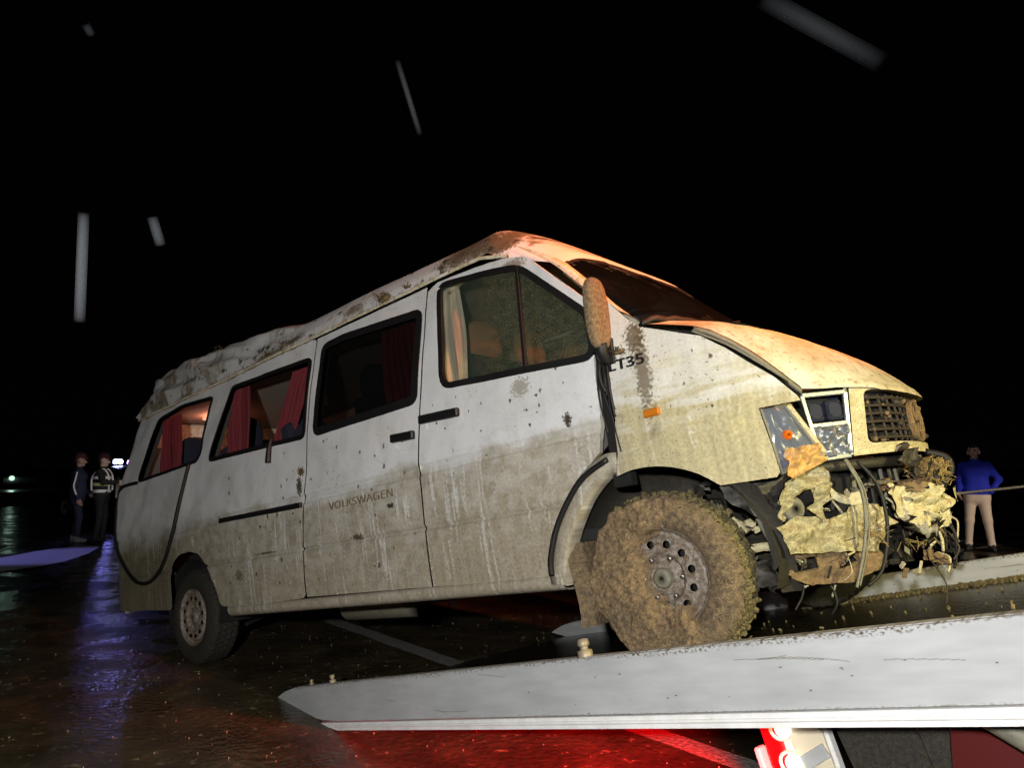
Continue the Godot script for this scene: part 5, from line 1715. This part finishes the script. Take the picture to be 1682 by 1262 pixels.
func build_people() -> void:
	person("person in a deep blue jacket and pale trousers, hand on hip, beyond the van's nose", Vector3(8.09, 0, -12.87), 2.62, 1.02,
		Color(0.008, 0.02, 0.40), Color(0.60, 0.50, 0.40), Color(0.03, 0.03, 0.035), Color(0.48, 0.30, 0.24), Color(0.015, 0.012, 0.01), false,
		[[Vector3(-0.34, 1.20, 0.08), Vector3(-0.21, 1.0, -0.10)], [Vector3(0.25, 1.16, 0.03), Vector3(0.26, 0.98, -0.16)]], [Vector3(-0.17, 0, 0.0), Vector3(0.16, 0, 0.03)], Vector3(0.2, -0.05, -1), [false, true])
	var a := person("person in dark uniform with piped sleeves, leftmost of the two behind the van", Vector3(-8.40, 0, -14.3), -1.2, 0.93,
		Color(0.02, 0.024, 0.06), Color(0.015, 0.018, 0.05), Color(0.2, 0.2, 0.22), Color(0.45, 0.28, 0.22), Color(0.06, 0.012, 0.015), true,
		[[Vector3(-0.27, 1.16, 0.02), Vector3(-0.22, 1.0, -0.18)], [Vector3(0.27, 1.15, 0.03), Vector3(0.25, 0.9, -0.05)]], [Vector3(-0.12, 0, 0.05), Vector3(0.12, 0, -0.05)], Vector3(0, -0.1, -1), [true, true])
	var strip := mat(Color(0.93, 0.93, 0.95), 0.4)
	strip.rim_enabled = true
	var pipe := func(q: Node3D, pts: Array, r: float) -> void: tube("reflective_piping", q, pts, r, strip, 6)
	pipe.call(a, [Vector3(-0.255, 1.44, 0.0), Vector3(-0.31, 1.30, 0.01), Vector3(-0.33, 1.16, 0.02), Vector3(-0.29, 1.06, -0.10)], 0.018)
	pipe.call(a, [Vector3(0.255, 1.44, 0.0), Vector3(0.31, 1.30, 0.01), Vector3(0.33, 1.15, 0.03), Vector3(0.31, 0.98, -0.02)], 0.018)
	pipe.call(a, [Vector3(-0.19, 0.85, 0.02), Vector3(-0.19, 0.6, 0.0), Vector3(-0.185, 0.4, 0.03)], 0.014)
	var b := person("person in dark clothes and a reflective vest pointing to the right", Vector3(-8.08, 0, -14.55), -1.35, 0.93,
		Color(0.02, 0.02, 0.025), Color(0.012, 0.012, 0.016), Color(0.02, 0.02, 0.02), Color(0.6, 0.45, 0.38), Color(0.05, 0.01, 0.012), true,
		[[Vector3(-0.29, 1.22, -0.10), Vector3(-0.20, 1.26, -0.33)], [Vector3(0.28, 1.22, -0.1), Vector3(0.16, 1.22, -0.34)]], [Vector3(-0.11, 0, -0.03), Vector3(0.13, 0, 0.03)], Vector3(0.0, -0.1, -1), [true, true])
	# reflective vest bands around the chest
	var hv := mat(Color(0.92, 0.93, 0.62), 0.5)
	var vest := Node3D.new()
	vest.name = "vest"
	b.add_child(vest, true)
	for y in [1.04, 1.18, 1.32]:
		var rows := []
		for i in 3:
			var row := []
			for j in 33:
				var t := TAU * j / 32.0
				var rx := 0.255 if y > 1.3 else 0.225
				row.append(Vector3(cos(t) * rx, y - 0.03 + 0.03 * i, sin(t) * 0.168))
			rows.append(row)
		loft("reflective_band", vest, rows, strip if y != 1.18 else hv)
	for s in [1.0, -1.0]:
		tube("reflective_band", vest, [Vector3(s * 0.12, 1.05, -0.165), Vector3(s * 0.13, 1.34, -0.155), Vector3(s * 0.13, 1.50, -0.03), Vector3(s * 0.13, 1.34, 0.155), Vector3(s * 0.12, 1.05, 0.165)], 0.02, strip, 6)

# ------------------------------------------------------------------ vehicles far behind, lamps, loose things
func small_car(called: String, label: String, cat: String, xf: Transform3D, paint: Material, bar_on: bool) -> Node3D:
	var c := thing(called, label, cat, xf)
	var prof := smooth_path([Vector3(2.1, 0.3, 0), Vector3(2.15, 0.55, 0), Vector3(1.95, 0.75, 0), Vector3(1.0, 0.92, 0), Vector3(0.35, 1.38, 0), Vector3(-0.7, 1.44, 0), Vector3(-1.5, 1.10, 0), Vector3(-2.05, 0.98, 0), Vector3(-2.1, 0.5, 0), Vector3(-2.05, 0.3, 0)], 4)
	var rows := []
	for q in prof:
		var row := []
		for j in 9:
			var t := j / 4.0 - 1.0
			var w := 0.86 - 0.16 * smoothstep(0.9, 1.4, q.y)
			row.append(Vector3(q.x, q.y - 0.04 * t * t, t * w))
		rows.append(row)
	loft("body", c, rows, paint)
	for s in [1.0, -1.0]:
		var outline := PackedVector2Array()
		for q in prof:
			outline.append(Vector2(q.x, q.y - 0.04))
		panel("side", c, outline, [], func(p: Vector2) -> Vector3: return Vector3(p.x, p.y, s * (0.86 - 0.16 * smoothstep(0.9, 1.4, p.y))), paint, {"sgn": s, "depth": 0.0, "step": 0.2})
		panel("window", c, pv([0.75, 0.98, 0.25, 1.30, -0.7, 1.35, -1.3, 1.05]), [], func(p: Vector2) -> Vector3: return Vector3(p.x, p.y, s * (0.872 - 0.16 * smoothstep(0.9, 1.4, p.y))), M.black, {"sgn": s, "depth": 0.004, "step": 0.2})
		for x in [1.3, -1.3]:
			var w := Node3D.new()
			w.name = numbered("wheel", c)
			c.add_child(w, true)
			w.transform = Transform3D(Basis(Vector3.UP, 0.0 if s > 0 else PI), Vector3(x, 0.31, s * 0.80))
			lathe("tyre", w, [[0.19, -0.1], [0.29, -0.1], [0.31, -0.05], [0.31, 0.05], [0.29, 0.09], [0.19, 0.09]], M.rubber, Transform3D(), 24)
			lathe("rim", w, [[0.0, 0.05], [0.1, 0.06], [0.19, 0.08]], M.greymetal, Transform3D(), 18)
	return c

func build_background() -> void:
	# patrol car half hidden behind the van's tail
	var pc := small_car("patrol_car", "dark patrol car with blue and red roof lights half hidden behind the van's tail", "car", Transform3D(Basis(Vector3.UP, 2.6), Vector3(-10.83, 0, -20.6)), mat(Color(0.05, 0.06, 0.12), 0.3), true)
	boxobj("light_bar", pc, Vector3(-0.15, 1.47, 0), Vector3(0.22, 0.05, 1.1), M.black)
	var bl := boxobj("blue_light", pc, Vector3(-0.15, 1.56, -0.30), Vector3(0.14, 0.12, 0.22), glow(Color(0.74, 0.79, 1.0), 24.0), Basis(), 0.055)
	omni(bl, Vector3.ZERO, Color(0.50, 0.48, 1.0), 1.0, 0.05)
	boxobj("red_light", pc, Vector3(-0.15, 1.54, 0.10), Vector3(0.16, 0.13, 0.22), glow(Color(1.0, 0.28, 0.36), 1.1), Basis(), 0.055)
	# lamp on a stand behind the van, out of the camera's sight, shining on the two people
	var fl := thing("floodlight", "small floodlight on a pole standing behind the van", "lamp", Transform3D(Basis(), Vector3(-5.0, 0, -12.4)))
	tube("pole", fl, [Vector3(0, 0, 0), Vector3(0, 1.3, 0)], 0.02, M.chassis, 8, false)
	for k in 3:
		var a := TAU * k / 3
		tube("leg", fl, [Vector3(0, 0.4, 0), Vector3(cos(a) * 0.35, 0.01, sin(a) * 0.35)], 0.012, M.chassis, 6, false)
	var head := boxobj("lamp_head", fl, Vector3(0, 1.38, 0), Vector3(0.10, 0.16, 0.2), glow(Color(1, 0.95, 0.9), 1.0), Basis(), 0.01)
	spot(head, Vector3(-0.07, 0, 0), Vector3(-3.2, -0.15, -2.1), Color(1.0, 0.95, 0.9), 2.6, 20.0)
	# lamp post beyond the left edge of the picture, its bluish light on the painted gore
	var gp := thing("lamp_post", "lamp post with a bluish head left of the painted gore", "lamp", Transform3D(Basis(), Vector3(-15.5, 0, -9.6)))
	tube("pole", gp, [Vector3.ZERO, Vector3(0, 1.7, 0)], 0.05, M.chassis, 8, false)
	var gh := boxobj("lamp_head", gp, Vector3(0, 1.75, 0), Vector3(0.12, 0.12, 0.2), glow(Color(0.7, 0.72, 1), 1.5), Basis(), 0.02)
	spot(gh, Vector3(0.12, -0.02, 0), Vector3(7.6, -1.75, -2.4), Color(0.58, 0.56, 1.0), 90.0, 9.0)
	# posts of a barrier behind the people
	var posts := [Vector3(-9.46, 0, -17.2), Vector3(-9.14, 0, -17.1)]
	for i in 2:
		var d := thing("marker_post", ["shorter pale marker post beside the van's tail, nearer the people", "taller pale marker post right against the van's tail"][i], "post", Transform3D(Basis(), posts[i]), "pale marker posts behind the van")
		var pst := lathe("post", d, [[0.0, [0.98, 1.2][i]], [0.035, [0.97, 1.19][i]], [0.04, 0.4], [0.04, 0.0]], M.black, Transform3D(Basis(Vector3(1, 0, 0), -PI / 2), Vector3.ZERO), 12)
		lathe("reflector", d, [[0.043, [0.93, 1.16][i]], [0.045, [0.6, 0.72][i]]], strip_white(), Transform3D(Basis(Vector3(1, 0, 0), -PI / 2), Vector3.ZERO), 12)
	var dc := small_car("distant_car", "distant car with one greenish white headlight on far left", "car", Transform3D(Basis(Vector3.UP, -0.9), Vector3(-31.0, 0.05, -46.2)), mat(Color(0.08, 0.08, 0.08), 0.4), false)
	var hl := lathe("headlight", dc, [[0.0, 0.22], [0.08, 0.19], [0.13, 0.1], [0.15, 0.0], [0.0, -0.03]], glow(Color(0.85, 1.0, 0.92), 1.0), Transform3D(Basis(Vector3.UP, PI / 2), Vector3(2.2, 0.62, 0.45)), 20)
	omni(hl, Vector3(0, 0, 0.08), Color(0.8, 1.0, 0.9), 0.4, 0.1)
	# pole with a spotlight out of frame to the right, lighting the person there
	var sp := thing("lamp_post", "lamp post with a small bright head beyond the tow truck", "lamp", Transform3D(Basis(), Vector3(9.6, 0, -6.2)))
	tube("pole", sp, [Vector3.ZERO, Vector3(0, 2.2, 0)], 0.05, M.chassis, 8, false)
	var sh := boxobj("lamp_head", sp, Vector3(0, 2.25, 0), Vector3(0.2, 0.12, 0.12), glow(Color(1, 0.9, 0.82), 1.5), Basis(), 0.02)
	spot(sh, Vector3(0, -0.02, -0.1), Vector3(-1.5, -1.85, -6.65), Color(1.0, 0.92, 0.84), 26.0, 9.0)
	# work light on a tripod behind the camera: it lights the van's side
	var wl := thing("tripod_lamp", "bright white work lamp on a tripod standing behind the camera", "lamp", Transform3D(Basis(), Vector3(-0.35, 0, 0.9)))
	tube("pole", wl, [Vector3.ZERO, Vector3(0, 1.75, 0)], 0.02, M.chassis, 8, false)
	for k in 3:
		var a := TAU * k / 3 + 0.5
		tube("leg", wl, [Vector3(0, 0.6, 0), Vector3(cos(a) * 0.5, 0.01, sin(a) * 0.5)], 0.014, M.chassis, 6, false)
	var lh := boxobj("lamp_head", wl, Vector3(0, 1.85, 0), Vector3(0.28, 0.2, 0.06), glow(Color(1, 0.98, 0.94), 2.0), Basis(), 0.01)
	spot(lh, Vector3(0, 0, -0.09), Vector3(0.3, -0.35, -4.2), Color(1.0, 0.99, 0.97), 20.0, 46.0, 0.05)

func strip_white() -> StandardMaterial3D:
	return mat(Color(0.93, 0.93, 0.93), 0.5)

func tuft(called: String, label: String, at: Vector3, n: Vector3, size: float, count: int, m: Material, group: String, soil := true) -> void:
	var o := thing(called, label, "plant debris", Transform3D(), group)
	o.transform = van.transform * Transform3D(Basis(), at)
	var st := begin()
	for k in count:
		var d := (Vector3(rng.randf_range(-1, 1), rng.randf_range(-0.7, 0.9), rng.randf_range(-1, 1)) + n * 0.35).normalized()
		var p := Vector3(rng.randf_range(-1, 1), rng.randf_range(-0.4, 0.4), rng.randf_range(-0.5, 0.5)) * size * 0.55
		var q := p + d * size * rng.randf_range(0.25, 0.85)
		var r := (p + q) * 0.5 + Vector3(rng.randf_range(-1, 1), rng.randf_range(-0.2, 1), rng.randf_range(-1, 1)) * size * 0.34
		var w := rng.randf_range(0.001, 0.0024)
		for seg in [[p, r, w], [r, q, w * 0.7]]:
			bar(st, seg[0], seg[1], seg[2] * 2.0, seg[2], Vector3(0.2, 1, 0.3), 0.0005)
	end(st, "blades", m, o).set_meta("kind", "stuff")
	if soil:
		var rows := []
		for i in 9:
			var a := PI * i / 8.0
			var row := []
			for j in 15:
				var b := TAU * j / 14.0
				var v := Vector3(sin(a) * cos(b) * 1.3, cos(a) * 0.55, sin(a) * sin(b) * 0.5) * size * 0.36
				row.append(v * (1.0 + 0.7 * nz.get_noise_3d(v.x * 1200.0, v.y * 1200.0, v.z * 1200.0 + size * 99.0)))
			rows.append(row)
		loft("soil_clod", o, rows, M.soil)

func build_loose() -> void:
	tuft("grass_clump", "uprooted grass and soil hanging above the sliding door's window", Vector3(-1.66, 2.125, 0.835), Vector3(0, 0.2, 0.7), 0.085, 60, M.grass, "clumps stuck in the roof gutter")
	tuft("grass_clump", "small dark clod in the gutter just left of the front door's top corner", Vector3(-1.45, 2.135, 0.83), Vector3(0, 0.2, 0.7), 0.04, 18, M.grass, "clumps stuck in the roof gutter")
	tuft("grass_clump", "dark clod of soil in the gutter above the middle window, right one of two", Vector3(-2.80, 2.15, 0.825), Vector3(0, 0.2, 0.6), 0.06, 26, M.grass, "clumps stuck in the roof gutter")
	tuft("grass_clump", "dark clod of soil in the gutter above the middle window, left one of two", Vector3(-2.98, 2.14, 0.828), Vector3(0, 0.2, 0.6), 0.055, 22, M.grass, "clumps stuck in the roof gutter")
	tuft("grass_clump", "torn grass lying on the crushed rear roof edge", Vector3(-4.0, 2.43, 0.66), Vector3(0, 0.8, 0.3), 0.10, 40, M.grass, "clumps stuck in the roof gutter")
	tuft("grass_clump", "wisps of grass caught behind the wing mirror's foot", Vector3(0.0, 1.31, 0.975), Vector3(0.3, 0.3, 0.6), 0.05, 24, M.grass, "clumps stuck in the roof gutter")
	tuft("straw_clump", "golden bunch of straw jammed above the torn bumper under the grille", Vector3(0.885, 0.632, 0.14), Vector3(0.8, 0.2, 0.1), 0.09, 520, M.straw, "straw on the wrecked nose", false)
	tuft("straw_clump", "wisps of straw sticking out at the bumper's far end", Vector3(0.90, 0.58, -0.06), Vector3(0.9, 0.3, -0.3), 0.055, 22, M.straw, "straw on the wrecked nose", false)
	tuft("straw_clump", "muddy straw low down between the hanging strips", Vector3(0.70, 0.42, 0.52), Vector3(0.7, -0.2, 0.3), 0.10, 90, M.straw, "straw on the wrecked nose", false)
	tuft("straw_clump", "thin straw dangling from the bumper over the deck", Vector3(0.80, 0.34, 0.25), Vector3(0.1, -1.2, 0.0), 0.12, 8, M.straw, "straw on the wrecked nose", false)
	# mud trail on the deck
	var tr := begin()
	for k in 1500:
		var t := rng.randf()
		var x := lerpf(-0.25, 1.15, t)
		var z := -0.90 - 0.10 * t + rng.randfn() * 0.035
		var s := rng.randf_range(0.005, 0.018)
		box(tr, bed.transform * Transform3D(Basis.from_euler(Vector3(rng.randf() * 3, rng.randf() * 3, rng.randf() * 3)), Vector3(x, s * 0.4, z)), Vector3(s, s * 0.6, s * 1.5), 0.002)
	for k in 70:
		var x := rng.randf_range(-0.2, 1.6)
		var z := rng.randf_range(-1.1, 1.2)
		var s := rng.randf_range(0.004, 0.014)
		box(tr, bed.transform * Transform3D(Basis.from_euler(Vector3(rng.randf() * 3, rng.randf() * 3, rng.randf() * 3)), Vector3(x, s * 0.4, z)), Vector3(s, s * 0.6, s * 1.5), 0.002)
	var mt := end(tr, "mud_trail", M.tread, self)
	tag(mt, "line of muddy grit along the flatbed's wet deck", "mud")
	mt.set_meta("kind", "stuff")
	# winch cable from the nose up the bed
	var c0: Vector3 = van.transform * Vector3(0.88, 0.535, -0.16)
	var c1: Vector3 = bed.transform * Vector3(2.95, 0.36, -0.05)
	var cb := tube("winch_cable", self, [c0, c0.lerp(c1, 0.5) + Vector3(0, -0.05, 0), c1], 0.006, M.steel, 6)
	tag(cb, "thin steel winch cable running from the van's nose up the flatbed", "cable")
	# falling rain caught in the lamp light, near the camera
	var drops := [[Vector3(-0.703, 1.893, -1.162), Vector3(-0.710, 1.712, -1.182), 0.0065, "long pale raindrop streak hanging upright in the black sky at left", 0.075],
		[Vector3(-0.739, 1.988, -1.453), Vector3(-0.721, 1.928, -1.460), 0.008, "short slanting raindrop streak right of the long upright one", 0.05],
		[Vector3(-0.252, 2.363, -1.512), Vector3(-0.201, 2.198, -1.530), 0.005, "thin slanting raindrop streak high above the van's roof", 0.022],
		[Vector3(0.273, 1.989, -0.749), Vector3(0.407, 1.916, -0.757), 0.0085, "thick dim raindrop streak in the upper right corner of the sky", 0.007],
		[Vector3(-1.168, 2.682, -1.879), Vector3(-1.150, 2.650, -1.881), 0.009, "dim blurred raindrop near the top left corner", 0.022]]
	for e in drops:
		var r: float = e[2]
		var dm: StandardMaterial3D = M.drop.duplicate()
		dm.albedo_color.a = e[4]
		dm.vertex_color_use_as_albedo = true
		var pts := []
		for k in 21:
			pts.append((e[0] as Vector3).lerp(e[1], k / 20.0))
		var ds := begin()
		for shell in 4:
			var rr: float = r * [1.25, 0.95, 0.65, 0.35][shell]
			var rows := tube_rows(pts, rr, 10)
			for i in rows.size() - 1:
				for j in 10:
					for q in [[i, j], [i + 1, j], [i, j + 1], [i, j + 1], [i + 1, j], [i + 1, j + 1]]:
						var t0: float = clampf((q[0] - 1) / 20.0, 0.0, 1.0)
						ds.set_color(Color(1, 1, 1, pow(sin(PI * t0), 0.6)))
						ds.set_normal(Vector3(0, 0, 1))
						ds.add_vertex(rows[q[0]][q[1]])
		var t := end(ds, "raindrop", dm, self)
		tag(t, e[3], "raindrop", "raindrops falling near the camera")

# ------------------------------------------------------------------ the scene
func _ready() -> void:
	var cam := Camera3D.new()
	cam.name = "camera"
	add_child(cam)
	cam.position = Vector3(0, 1.48, 0)
	cam.rotation_degrees = Vector3(6.3, 0, 0)
	cam.fov = 55.47
	cam.near = 0.05
	cam.far = 600.0
	cam.current = true
	var env := Environment.new()
	var sky := Sky.new()
	var sm := ProceduralSkyMaterial.new()
	sm.sky_top_color = Color(0.004, 0.004, 0.005)
	sm.sky_horizon_color = Color(0.006, 0.006, 0.008)
	sm.ground_bottom_color = Color(0.004, 0.004, 0.004)
	sm.ground_horizon_color = Color(0.006, 0.006, 0.008)
	sky.sky_material = sm
	env.background_mode = Environment.BG_SKY
	env.sky = sky
	env.background_energy_multiplier = 1.0
	env.tonemap_mode = Environment.TONE_MAPPER_LINEAR
	env.tonemap_exposure = 1.0
	env.sdfgi_enabled = true
	env.ssao_enabled = true
	env.ssil_enabled = true
	var we := WorldEnvironment.new()
	we.name = "world_environment"
	we.environment = env
	add_child(we)
	rng.seed = 7
	nz = noise(11, 0.01, 3)
	make_materials()
	build_ground()
	build_truck()
	build_van()
	build_background()
	build_people()
	build_loose()
